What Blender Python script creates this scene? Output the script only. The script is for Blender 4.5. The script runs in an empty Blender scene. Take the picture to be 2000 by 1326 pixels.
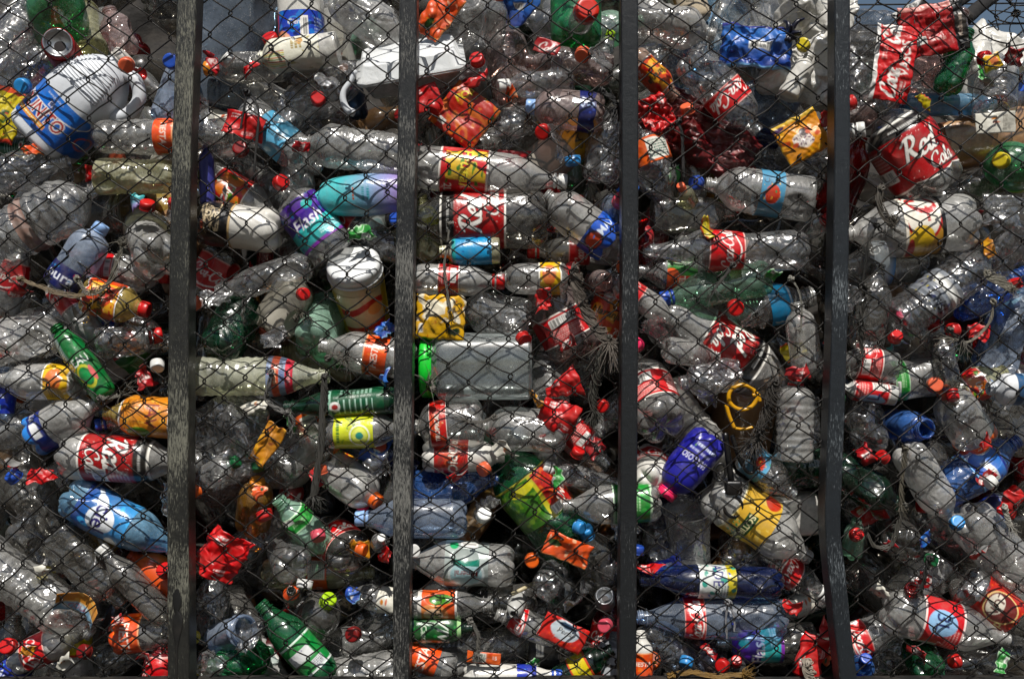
import bpy, math, random
import numpy as np
from mathutils import Vector, Matrix
R_ = math.radians
SC = bpy.context.scene
COL = SC.collection
DIST = 2.0            # camera to fence plane, metres
ZC = 0.75             # camera height

def P(px, py, Y=0.0):
    s = 1 + Y / DIST
    return np.array([(px - 1000) / 1000 * s, Y, ZC + (663 - py) / 1000 * s])

def lin(h):
    if not isinstance(h, str): return np.array(h, float)
    h = h.lstrip('#')
    c = np.array([int(h[i:i + 2], 16) / 255 for i in (0, 2, 4)])
    return np.where(c <= .04045, c / 12.92, ((c + .055) / 1.055) ** 2.4)

# ------------------------------------------------------------ mesh helpers
def mesh_obj(name, V, faces, mats, parent=None, cols=None, midx=None, smooth=True):
    V = np.asarray(V, np.float32)
    me = bpy.data.meshes.new(name)
    me.vertices.add(len(V)); me.vertices.foreach_set('co', V.ravel())
    idx = []; starts = []; n = 0
    for F in faces:
        F = np.asarray(F, np.int32)
        if len(F) == 0: continue
        k = F.shape[1]
        idx.append(F.ravel()); starts.append(n + np.arange(len(F)) * k); n += F.size
    idx = np.concatenate(idx); starts = np.concatenate(starts)
    me.loops.add(len(idx)); me.loops.foreach_set('vertex_index', idx)
    me.polygons.add(len(starts)); me.polygons.foreach_set('loop_start', starts.astype(np.int32))
    me.polygons.foreach_set('use_smooth', np.full(len(starts), smooth))
    if midx is not None: me.polygons.foreach_set('material_index', np.asarray(midx, np.int32))
    me.update(calc_edges=True)
    if cols is not None:
        at = me.color_attributes.new('Col', 'FLOAT_COLOR', 'POINT')
        at.data.foreach_set('color', np.concatenate([cols, np.ones((len(cols), 1))], 1).astype(np.float32).ravel())
    for m in (mats if isinstance(mats, (list, tuple)) else [mats]): me.materials.append(m)
    o = bpy.data.objects.new(name, me); COL.objects.link(o)
    if parent is not None: o.parent = parent
    return o

def grid(nr, nc, wrap, off=0):
    r = np.arange(nr - 1)[:, None]; c = np.arange(nc if wrap else nc - 1)[None, :]
    c2 = (c + 1) % nc
    f = np.stack([r * nc + c, r * nc + c2, (r + 1) * nc + c2, (r + 1) * nc + c], -1)
    return f.reshape(-1, 4) + off

def tag(o, label, cat=None, group=None, kind=None):
    if label: o['label'] = label
    if cat: o['category'] = cat
    if group: o['group'] = group
    if kind: o['kind'] = kind
    return o

class MB:                                   # collects several shapes into ONE mesh
    def __init__(s): s.V = []; s.F = []; s.n = 0; s.M = []; s.C = []
    def add(s, V, F, m=0, col=None):
        V = np.asarray(V, float); F = np.asarray(F)
        s.V.append(V); s.F.append(F + s.n); s.n += len(V); s.M.append(np.full(len(F), m))
        if col is not None: s.C.append(np.tile(lin(col) if isinstance(col, str) else col, (len(V), 1)) if np.ndim(col) < 2 else col)
    def build(s, name, mats, parent=None, smooth=True):
        q = [i for i in range(len(s.F))]
        return mesh_obj(name, np.concatenate(s.V), [s.F[i] for i in q], mats, parent,
                        np.concatenate(s.C) if s.C else None, np.concatenate(s.M), smooth)
    def tube(s, pts, r, n=6, m=0, closed=False, caps=True, col=None):
        pts = np.asarray(pts, float); N = len(pts)
        r = np.broadcast_to(np.asarray(r, float), (N,))
        if closed: t = np.roll(pts, -1, 0) - np.roll(pts, 1, 0)
        else: t = np.gradient(pts, axis=0)
        t /= np.linalg.norm(t, axis=1, keepdims=True) + 1e-12
        a = np.cross(t, np.array([0.13, 1, 0.31])); a /= np.linalg.norm(a, axis=1, keepdims=True) + 1e-12
        b = np.cross(t, a)
        th = np.arange(n) / n * 2 * math.pi
        V = (pts[:, None] + r[:, None, None] * (np.cos(th)[None, :, None] * a[:, None] + np.sin(th)[None, :, None] * b[:, None])).reshape(-1, 3)
        F = grid(N, n, True)
        if closed:
            c = np.arange(n); c2 = (c + 1) % n; l = (N - 1) * n
            F = np.concatenate([F, np.stack([l + c, l + c2, c2, c], -1)])
        elif caps:
            V = np.concatenate([V, pts[:1] - t[:1] * r[0] * .3, pts[-1:] + t[-1:] * r[-1] * .3])
            c = np.arange(n); c2 = (c + 1) % n; l = (N - 1) * n
            F = np.concatenate([F, np.stack([c2, c, np.full(n, N * n), np.full(n, N * n)], -1)[:, [0, 1, 2, 2]][:0]])
            s.add(V, F, m, col)
            k = s.n - len(V)
            s.F.append(np.stack([c2, c, np.full(n, N * n)], -1) + k); s.M.append(np.full(n, m))
            s.F.append(np.stack([l + c, l + c2, np.full(n, N * n + 1)], -1) + k); s.M.append(np.full(n, m))
            return
        s.add(V, F, m, col)
    def lathe(s, zr, n=32, m=0, mat=None, col=None, ridge=0):
        zr = np.asarray(zr, float); th = np.arange(n) / n * 2 * math.pi
        rr = zr[:, 1][:, None] * np.ones(n)[None]
        if ridge: rr = rr * (1 + ridge * (np.arange(n) % 2)[None] * (zr[:, 2][:, None] if zr.shape[1] > 2 else 1))
        V = np.stack([rr * np.sin(th), -rr * np.cos(th), zr[:, 0][:, None] * np.ones(n)], -1).reshape(-1, 3)
        if mat is not None: V = V @ np.asarray(mat)[:3, :3].T + np.asarray(mat)[:3, 3]
        s.add(V, grid(len(zr), n, True), m, col)
    def loft(s, loops, m=0, cap0=True, cap1=True, col=None):
        L = np.asarray(loops, float); k, n, _ = L.shape
        s.add(L.reshape(-1, 3), grid(k, n, True), m, col)
        b = s.n - k * n
        if cap0: s.F.append(np.arange(n)[::-1][None] + b); s.M.append(np.full(1, m))
        if cap1: s.F.append((np.arange(n) + (k - 1) * n)[None] + b); s.M.append(np.full(1, m))

def rrect(w, h, r, n=6):
    r = min(r, w / 2 * .999, h / 2 * .999); out = []
    for cx, cy, a0 in ((w / 2 - r, h / 2 - r, 0), (-w / 2 + r, h / 2 - r, 90), (-w / 2 + r, -h / 2 + r, 180), (w / 2 - r, -h / 2 + r, 270)):
        for i in range(n):
            a = R_(a0 + 90 * i / (n - 1)); out.append((cx + r * math.cos(a), cy + r * math.sin(a)))
    return np.array(out)

def smooth_path(pts, n):
    pts = np.asarray(pts, float); k = len(pts)
    if k < 3:
        t = np.linspace(0, 1, n)[:, None]; return pts[0] * (1 - t) + pts[-1] * t
    q = np.concatenate([2 * pts[:1] - pts[1:2], pts, 2 * pts[-1:] - pts[-2:-1]])
    u = np.linspace(0, k - 1 - 1e-9, n); i = u.astype(int); f = (u - i)[:, None]
    a, b, c, d = q[i], q[i + 1], q[i + 2], q[i + 3]
    return .5 * (2 * b + (c - a) * f + (2 * a - 5 * b + 4 * c - d) * f ** 2 + (3 * b - a - 3 * c + d) * f ** 3)

def waves(rng, n, lo, hi, dim):
    """random wave vectors with wavelengths lo..hi (metres)"""
    k = rng.normal(size=(n, dim)); k /= np.linalg.norm(k, axis=1, keepdims=True)
    w = np.exp(rng.uniform(math.log(lo), math.log(hi), n))
    return k * (2 * math.pi / w)[:, None], rng.uniform(0, 6.28, n), w
def soft(p, W):
    k, f, w = W; return (np.sin(p @ k.T + f)).mean(-1) * 1.6
def folded(p, W):
    k, f, w = W; return ((1 - np.abs(np.sin(p @ k.T + f)) * 1.57) * w / w.max()).mean(-1)

# ------------------------------------------------------------ label artwork, painted in millimetres
SS = 2.5
_font = {}
def font_tris(txt):
    if txt in _font: return _font[txt]
    cu = bpy.data.curves.new('lettering', 'FONT'); cu.body = txt; cu.align_x = 'CENTER'; cu.align_y = 'CENTER'; cu.size = 1; cu.resolution_u = 3; cu.offset = .012
    ob = bpy.data.objects.new('lettering', cu); COL.objects.link(ob)
    dg = bpy.context.evaluated_depsgraph_get(); ev = ob.evaluated_get(dg); me = ev.to_mesh()
    me.calc_loop_triangles()
    v = np.array([x.co[:2] for x in me.vertices]).reshape(-1, 2); t = np.array([x.vertices[:] for x in me.loop_triangles]).reshape(-1, 3)
    ev.to_mesh_clear(); bpy.data.objects.remove(ob); bpy.data.curves.remove(cu)
    lo, hi = v.min(0), v.max(0); v = (v - (lo + hi) / 2) / max(hi[1] - lo[1], .5)
    _font[txt] = (v, t); return _font[txt]

GLY = {'R': (.95, [[(.2, 0), (.28, .5), (.36, 1.)], [(.02, .82), (.3, 1.03), (.62, 1.), (.74, .8), (.6, .56), (.34, .5)], [(.42, .5), (.62, .2), (.85, .0), (1.15, .03)]]),
 'C': (.88, [[(.8, .74), (.74, .98), (.45, 1.), (.15, .7), (.1, .3), (.3, .02), (.6, .02), (.88, .25)]]),
 'e': (.5, [[(.08, .25), (.4, .35), (.42, .52), (.25, .58), (.08, .35), (.12, .06), (.3, .0), (.52, .15)]]),
 'o': (.5, [[(.28, .58), (.08, .4), (.1, .08), (.28, .0), (.45, .2), (.42, .5), (.28, .58)]]),
 'l': (.4, [[(.05, .1), (.3, .6), (.38, .98), (.26, 1.02), (.16, .6), (.16, .1), (.28, .0), (.42, .15)]]),
 'a': (.6, [[(.42, .52), (.25, .58), (.08, .35), (.12, .04), (.28, .03), (.42, .4)], [(.45, .56), (.4, .15), (.48, .0), (.6, .12)]]),
 'd': (.6, [[(.42, .5), (.22, .58), (.06, .3), (.12, .03), (.28, .04), (.42, .4)], [(.56, 1.05), (.42, .3), (.42, .05), (.6, .05)]]),
 'c': (.45, [[(.4, .48), (.28, .58), (.1, .4), (.1, .1), (.25, .0), (.45, .15)]]),
 '-': (.3, [[(.05, .3), (.25, .33)]])}

class Art:
    def __init__(s, w, h, bg, seed=0):
        s.w, s.h = w, h; s.W = max(4, int(w * SS)); s.H = max(4, int(h * SS))
        s.a = np.empty((s.H, s.W, 3)); s.a[:] = lin(bg); s.rng = np.random.default_rng(seed + 5)
        s.X, s.Y = np.meshgrid((np.arange(s.W) + .5) / SS - w / 2, (np.arange(s.H) + .5) / SS)
    def rect(s, x0, y0, x1, y1, c):
        i0, i1 = [int(np.clip(round((x + s.w / 2) * SS), 0, s.W)) for x in (x0, x1)]
        j0, j1 = [int(np.clip(round(y * SS), 0, s.H)) for y in (y0, y1)]
        s.a[j0:j1, i0:i1] = lin(c)
    def ell(s, x, y, rx, ry, c, ring=0, ang=0):
        ca, sa = math.cos(R_(ang)), math.sin(R_(ang)); dx, dy = s.X - x, s.Y - y
        d = ((dx * ca + dy * sa) / rx) ** 2 + ((-dx * sa + dy * ca) / ry) ** 2
        m = d < 1
        if ring: m &= d > (1 - ring) ** 2
        s.a[m] = lin(c)
    def noise(s, c, wl, th, x0=-1e9, x1=1e9, y0=-1e9, y1=1e9):
        W = waves(s.rng, 9, wl * .5, wl * 1.6, 2)
        m = (soft(np.stack([s.X, s.Y], -1), W) > th) & (s.X > x0) & (s.X < x1) & (s.Y > y0) & (s.Y < y1)
        s.a[m] = lin(c)
    def grad(s, c0, c1, y0, y1, x0=-1e9, x1=1e9):
        t = np.clip((s.Y - y0) / (y1 - y0), 0, 1)[..., None]; m = (s.Y >= min(y0, y1)) & (s.Y <= max(y0, y1)) & (s.X > x0) & (s.X < x1)
        s.a[m] = (lin(c0) * (1 - t) + lin(c1) * t)[m]
    def tris(s, v, t, c):
        p = np.stack([(v[:, 0] + s.w / 2) * SS, v[:, 1] * SS], 1); c = lin(c)
        for a, b, d in p[t]:
            x0, x1 = int(max(0, min(a[0], b[0], d[0]) - 1)), int(min(s.W, max(a[0], b[0], d[0]) + 2))
            y0, y1 = int(max(0, min(a[1], b[1], d[1]) - 1)), int(min(s.H, max(a[1], b[1], d[1]) + 2))
            if x1 <= x0 or y1 <= y0: continue
            X, Y = np.meshgrid(np.arange(x0, x1) + .5, np.arange(y0, y1) + .5)
            e = lambda p, q: (q[0] - p[0]) * (Y - p[1]) - (q[1] - p[1]) * (X - p[0])
            A, B, D = e(a, b), e(b, d), e(d, a)
            s.a[y0:y1, x0:x1][((A >= 0) & (B >= 0) & (D >= 0)) | ((A <= 0) & (B <= 0) & (D <= 0))] = c
    def text(s, t, x, y, h, c, ang=0, shear=0, sx=1):
        v, tr = font_tris(t); v = v * h; v = np.stack([(v[:, 0] + shear * v[:, 1]) * sx, v[:, 1]], 1)
        ca, sa = math.cos(R_(ang)), math.sin(R_(ang))
        s.tris(np.stack([x + v[:, 0] * ca - v[:, 1] * sa, y + v[:, 0] * sa + v[:, 1] * ca], 1), tr, c)
    def stroke(s, pts, wa, wb, nib, c):
        p = smooth_path(pts, 90); ca, sa = math.cos(nib), math.sin(nib); c = lin(c); rr = max(wa, wb)
        for x, y in p:
            i0, i1 = int((x - rr + s.w / 2) * SS), int((x + rr + s.w / 2) * SS) + 2; j0, j1 = int((y - rr) * SS), int((y + rr) * SS) + 2
            i0, j0 = max(i0, 0), max(j0, 0)
            X, Y = s.X[j0:j1, i0:i1] - x, s.Y[j0:j1, i0:i1] - y
            if X.size == 0: continue
            s.a[j0:j1, i0:i1][((X * ca + Y * sa) / wa) ** 2 + ((-X * sa + Y * ca) / wb) ** 2 < 1] = c
    def script(s, word, x, y, h, c, shear=.28, ang=0, edge=None, wt=.1, sx=1):
        tot = sum(GLY[k][0] for k in word) * h * .86 * sx
        ca, sa = math.cos(R_(ang)), math.sin(R_(ang))
        for ps in ((1, edge), (0, c)):
            if ps[1] is None: continue
            u = -tot / 2
            for k in word:
                adv, st = GLY[k]
                for l in st:
                    q = [((u + (a * .86 * sx + shear * b) * h), (b - .5) * h) for a, b in l]
                    q = [(x + a * ca - b * sa, y + a * sa + b * ca) for a, b in q]
                    s.stroke(q, wt * h * (1 + .35 * ps[0]) + ps[0] * .4, wt * h * .38 + ps[0] * .8, R_(20 + ang), ps[1])
                u += adv * h * .86 * sx
    def bar(s, x, y, w, h, ang=0):
        s.rect(x - w / 2, y - h / 2, x + w / 2, y + h / 2, '#e6e4de')
        if ang:
            n = int(h / 1.3)
            for i in range(n):
                if s.rng.random() < .6: s.rect(x - w * .42, y - h * .42 + i * h * .84 / n, x + w * .42, y - h * .42 + (i + .6) * h * .84 / n, '#15151a')
        else:
            n = int(w / 1.3)
            for i in range(n):
                if s.rng.random() < .6: s.rect(x - w * .42 + i * w * .84 / n, y - h * .4, x - w * .42 + (i + .6) * w * .84 / n, y + h * .4, '#15151a')
    def lines(s, x, y, w, h, n, c):
        for i in range(n):
            yy = y + h / 2 - (i + .5) * h / n; xx = x - w / 2
            while xx < x + w / 2:
                l = s.rng.uniform(1.5, 5); s.rect(xx, yy - h / n * .28, min(xx + l, x + w / 2), yy + h / n * .28, c); xx += l + 1.2
    def sample(s, u, v, blur=3):
        b = s.a
        if blur > 1:                                    # box filter = antialiasing
            k = blur; pad = np.pad(b, ((k // 2, k // 2), (k // 2, k // 2), (0, 0)), 'edge')
            b = sum(pad[i:i + s.H, j:j + s.W] for i in range(k) for j in range(k)) / k ** 2
        i = np.clip(((u + s.w / 2) * SS).astype(int), 0, s.W - 1); j = np.clip((v * SS).astype(int), 0, s.H - 1)
        return b[j, i]

# ------------------------------------------------------------ materials
def newmat(name):
    m = bpy.data.materials.new(name); m.use_nodes = True; nt = m.node_tree; nt.nodes.clear()
    return m, nt, nt.nodes.new('ShaderNodeOutputMaterial')
def N(nt, typ, ins=None, **kw):
    n = nt.nodes.new('ShaderNode' + typ)
    for k, v in kw.items(): setattr(n, k, v)
    for k, v in (ins or {}).items():
        if hasattr(v, 'is_output'): nt.links.new(v, n.inputs[k])
        else: n.inputs[k].default_value = v
    return n
def math_(nt, op, a, b=None, clamp=False):
    n = N(nt, 'Math', {0: a} if b is None else {0: a, 1: b}, operation=op); n.use_clamp = clamp; return n.outputs[0]
def ramp(nt, fac, pts):
    n = N(nt, 'ValToRGB', {'Fac': fac}); e = n.color_ramp.elements
    while len(e) < len(pts): e.new(.5)
    for el, (p, c) in zip(e, pts):
        el.position = p; el.color = (*(c if not np.isscalar(c) else (c, c, c)), 1)
    return n.outputs[0]
def c4(c): return (*[float(x) for x in c], 1)

def pet(name, tint, haze=.2, hcol=(.55, .55, .53), rough=.1, bump=.5, spec=.08, edge=.12):
    m, nt, out = newmat(name)
    tc = N(nt, 'TexCoord').outputs['Object']; oi = N(nt, 'ObjectInfo').outputs['Random']
    off = N(nt, 'VectorMath', {0: tc, 1: N(nt, 'CombineXYZ', {0: math_(nt, 'MULTIPLY', oi, 7.), 1: math_(nt, 'MULTIPLY', oi, 3.), 2: oi}).outputs[0]}, operation='ADD').outputs[0]
    n1 = N(nt, 'TexNoise', {'Vector': off, 'Scale': 24., 'Detail': 2., 'Distortion': 1.6}).outputs['Fac']
    n2 = N(nt, 'TexNoise', {'Vector': off, 'Scale': 15., 'Detail': 3., 'Roughness': .6}).outputs['Fac']
    n3 = N(nt, 'TexNoise', {'Vector': off, 'Scale': 140., 'Detail': 3., 'Roughness': .7}).outputs['Fac']
    cr = N(nt, 'TexVoronoi', {'Vector': off, 'Scale': 30., 'Randomness': 1.}, feature='DISTANCE_TO_EDGE').outputs['Distance']
    cr = math_(nt, 'MINIMUM', cr, .16)
    hgt = math_(nt, 'ADD', n1, math_(nt, 'MULTIPLY', cr, math_(nt, 'MULTIPLY', n2, 2.6)))
    wr = N(nt, 'Attribute', attribute_type='OBJECT', attribute_name='wrinkle').outputs['Fac']
    bs = math_(nt, 'MULTIPLY', math_(nt, 'ADD', math_(nt, 'MULTIPLY', wr, 1.1), .06), bump)
    bp = N(nt, 'Bump', {'Strength': bs, 'Distance': .009, 'Height': hgt}).outputs[0]
    lw = N(nt, 'LayerWeight', {'Blend': .5, 'Normal': bp}).outputs['Facing']
    fre = math_(nt, 'ADD', math_(nt, 'MULTIPLY', math_(nt, 'POWER', lw, 4.), .6), spec, True)
    sp = N(nt, 'TexVoronoi', {'Vector': off, 'Scale': 330.}).outputs['Distance']         # dust specks and dried drops
    sp = math_(nt, 'MULTIPLY', math_(nt, 'LESS_THAN', sp, .24), math_(nt, 'GREATER_THAN', n1, .52))
    hz = math_(nt, 'MULTIPLY', math_(nt, 'ADD', math_(nt, 'POWER', n2, 2.), .1), haze * 3.)
    hz = math_(nt, 'MULTIPLY', hz, math_(nt, 'ADD', math_(nt, 'MULTIPLY', oi, 1.0), .5))
    hz = math_(nt, 'MULTIPLY', hz, math_(nt, 'ADD', math_(nt, 'MULTIPLY', n3, 1.2), .4))          # scuffs
    hz = math_(nt, 'ADD', hz, math_(nt, 'MULTIPLY', math_(nt, 'POWER', lw, 2.5), edge))
    hz = math_(nt, 'ADD', hz, math_(nt, 'MULTIPLY', sp, .2), True)
    hc = N(nt, 'MixRGB', {0: math_(nt, 'MULTIPLY', sp, .5), 1: c4(hcol), 2: c4((.5, .47, .42))}).outputs[0]
    d = N(nt, 'BsdfDiffuse', {'Color': hc, 'Normal': bp}).outputs[0]; tl = N(nt, 'BsdfTranslucent', {'Color': hc, 'Normal': bp}).outputs[0]
    body = N(nt, 'MixShader', {0: .25, 1: d, 2: tl}).outputs[0]
    tn = N(nt, 'MixRGB', {0: math_(nt, 'POWER', lw, 3.), 1: c4(tint), 2: c4(np.array(tint) * .2)}).outputs[0]   # dark refraction edge painted into the tint towards the outline
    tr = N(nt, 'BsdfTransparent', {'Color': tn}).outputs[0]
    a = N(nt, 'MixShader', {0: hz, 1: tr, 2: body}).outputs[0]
    g = N(nt, 'BsdfGlossy', {'Color': (1, 1, 1, 1), 'Roughness': rough, 'Normal': bp}).outputs[0]
    g2 = N(nt, 'BsdfGlossy', {'Color': (1, 1, 1, 1), 'Roughness': .33, 'Normal': bp}).outputs[0]
    g = N(nt, 'MixShader', {0: .25, 1: g, 2: g2}).outputs[0]
    nt.links.new(N(nt, 'MixShader', {0: fre, 1: a, 2: g}).outputs[0], out.inputs[0])
    return m

def plain(name, col=None, rough=.4, metal=0., bump=.15, scale=60., dirt=.25, dcol=(.06, .05, .04), attr=False, coat=0., trans=0.):
    m, nt, out = newmat(name)
    tc = N(nt, 'TexCoord').outputs['Object']
    n1 = N(nt, 'TexNoise', {'Vector': tc, 'Scale': scale, 'Detail': 4.}).outputs['Fac']
    n2 = N(nt, 'TexNoise', {'Vector': tc, 'Scale': scale * .4, 'Detail': 6., 'Roughness': .7}).outputs['Fac']
    bp = N(nt, 'Bump', {'Strength': bump, 'Distance': .004, 'Height': n1}).outputs[0]
    base = N(nt, 'VertexColor', layer_name='Col').outputs['Color'] if attr else c4(lin(col))
    f = math_(nt, 'MULTIPLY', ramp(nt, n2, [(.45, 0.), (.75, 1.)]), dirt)
    mx = N(nt, 'MixRGB', {0: f, 1: base, 2: c4(dcol)}).outputs[0]
    b = N(nt, 'BsdfPrincipled', {'Base Color': mx, 'Roughness': rough, 'Metallic': metal, 'Normal': bp, 'Coat Weight': coat, 'Coat Roughness': .15}).outputs[0]
    if trans:
        b = N(nt, 'MixShader', {0: trans, 1: b, 2: N(nt, 'BsdfTranslucent', {'Color': mx}).outputs[0]}).outputs[0]
    nt.links.new(b, out.inputs[0]); return m

PET = {k: pet('plastic ' + k, *a) for k, a in {
 'clear': ((.77, .77, .76), .11, (.8, .8, .78), .09, .75, .13), 'crisp': ((.8, .8, .8), .05, (.8, .8, .8), .07, 1.0, .16), 'dusty': ((.7, .7, .69), .24, (.8, .79, .75), .13, .65, .12),
 'milky': ((.6, .6, .57), 1.1, (.74, .72, .66), .25, .4), 'smoky': ((.52, .51, .48), .1, (.5, .48, .44), .1, .7, .1), 'bluish': ((.55, .66, .8), .26, (.46, .55, .7), .1),
 'green': ((.05, .42, .16), .25, (.02, .26, .09), .08), 'dgreen': ((.02, .19, .09), .25, (.008, .08, .035), .07), 'pgreen': ((.46, .74, .56), .34, (.42, .68, .52), .1), 'agreen': ((.16, .5, .26), .35, (.07, .3, .12), .1),
 'blue': ((.1, .3, .75), .34, (.05, .17, .52), .08, .8, .1), 'dblue': ((.02, .06, .3), .3, (.01, .03, .16), .07), 'lblue': ((.3, .58, .8), .34, (.2, .42, .62), .1),
 'amber': ((.72, .38, .06), .28, (.5, .24, .03), .1), 'brown': ((.66, .38, .16), .7, (.52, .29, .13), .1, .5, .12), 'pink': ((.72, .58, .55), .18, (.62, .48, .45), .1, .7),
 'red': ((.62, .05, .05), .3, (.34, .015, .02), .1), 'ruby': ((.6, .05, .05), .6, (.36, .012, .018), .12, .6), 'peach': ((.8, .6, .5), .25, (.6, .42, .32), .1), 'yellowish': ((.72, .72, .5), .3, (.68, .66, .42), .12), 'ochre': ((.75, .56, .18), .3, (.55, .4, .1), .12),
 'jarblue': ((.9, .95, .95), .17, (.84, .93, .92), .05, .5, .12, .3), 'leafy': ((.82, .83, .7), .26, (.74, .75, .58), .14, .6), 'traywhite': ((.8, .81, .81), 1.2, (.82, .84, .84), .12, .3), 'deep': ((.56, .54, .5), .07, (.42, .4, .36), .12, .6, .07), 'slate': ((.3, .38, .46), .6, (.12, .15, .19), .2, .2)}.items()}
_pm = {}
def solid(h, rough=.38, **k):
    key = (h, rough, tuple(sorted(k.items())))
    if key not in _pm: _pm[key] = plain('plastic ' + h.strip('#'), h, rough, **k)
    return _pm[key]
LABEL = plain('printed film', None, .3, attr=True, bump=.25, scale=90, dirt=.34, dcol=(.2, .17, .14), coat=.2)
PAPER = plain('printed wrapper', None, .4, attr=True, bump=.35, scale=70, dirt=.34, dcol=(.2, .17, .14), trans=.12)
CLEARFILM = PET['clear']
def M_(k): return PET[k] if k in PET else solid(k)
# ------------------------------------------------------------ packing: nothing may sit inside what lies in front of it
PK_p = np.zeros((0, 3)); PK_r = np.zeros(0)
def pack(pts_fn, rad, y0, ymax=.62, k=.8):
    """push a set of spheres (pts_fn(Y) -> centres) back from the fence until it touches what is already there"""
    global PK_p, PK_r
    Y = y0
    while Y < ymax:
        p = pts_fn(Y)
        if len(PK_p) == 0: break
        d = np.linalg.norm(p[:, None] - PK_p[None], axis=2) - k * (rad[:, None] + PK_r[None])
        if d.min() >= 0: break
        Y += .006
    return Y
def pack_add(p, r):
    global PK_p, PK_r
    PK_p = np.concatenate([PK_p, p]); PK_r = np.concatenate([PK_r, r])

def frame_(ang, tilt, roll=0):
    a, t = R_(ang), R_(tilt)
    d = np.array([math.cos(a) * math.cos(t), -math.sin(t), math.sin(a) * math.cos(t)])
    f = np.array([0, -1., 0]); f = f - d * (f @ d)
    if np.linalg.norm(f) < .05: f = np.array([0, 0, 1.]) - d * d[2]
    f /= np.linalg.norm(f); r = np.cross(d, f)
    if roll:
        c, s = math.cos(R_(roll)), math.sin(R_(roll)); r, f = r * c + f * s, f * c - r * s
    return np.stack([r, -f, d], 1)

def matrix(B, o):
    m = Matrix.Identity(4)
    for i in range(3):
        for j in range(3): m[i][j] = B[i][j]
        m[i][3] = o[i]
    return m

# profiles: (z as a fraction of L, r as a fraction of R); 'n' = neck radius in metres
PROF = {
 'soda': [(.03, 0), (.0, .55), (.02, .8), (.06, .95), (.12, 1), (.3, .99), (.5, 1), (.62, .99), (.70, .9), (.78, .68), (.86, .45), (.92, 'n'), (1, 'n')],
 'contour': [(.03, 0), (.0, .55), (.03, .85), (.08, .97), (.16, 1), (.26, .9), (.36, .86), (.46, .93), (.58, 1), (.66, .95), (.75, .7), (.85, .45), (.92, 'n'), (1, 'n')],
 'round': [(.03, 0), (.0, .55), (.03, .85), (.1, 1), (.4, 1), (.6, 1), (.74, .93), (.83, .72), (.88, .45), (.92, 'n'), (1, 'n')],
 'water': [(.03, 0), (.0, .6), (.02, .9), (.05, 1), (.4, .97), (.68, 1), (.76, .9), (.84, .6), (.91, 'n'), (1, 'n')],
 'juice': [(.02, 0), (.0, .7), (.02, .93), (.05, 1), (.5, 1), (.7, 1), (.78, .9), (.84, .6), (.88, 'n'), (1, 'n')],
 'jar': [(.02, 0), (.0, .8), (.02, .95), (.06, 1), (.5, 1), (.8, 1), (.86, .93), (.89, .82), (1, .82)],
 'tub': [(.02, 0), (.0, .78), (.02, .84), (.1, .87), (.5, .94), (.82, 1), (.9, .97), (1, .93)],
 'cup': [(.02, 0), (.0, .66), (.02, .7), (.5, .84), (.96, .98), (.98, 1.03), (1, 1)],
 'can': [(.03, 0), (.02, .7), (.0, .78), (.03, .88), (.08, 1), (.5, 1), (.9, 1), (.96, .86), (1, .84)],
 'shampoo': [(.02, 0), (.0, .7), (.02, .85), (.1, .92), (.4, 1), (.7, .92), (.85, .7), (.9, .42), (.92, .3), (1, .3)],
 'jug': [(.02, 0), (.0, .8), (.02, .94), (.07, 1), (.34, 1), (.36, .975), (.38, 1), (.56, 1), (.7, .86), (.84, .58), (.9, .34), (.93, 'n'), (1, 'n')],
}
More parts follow.
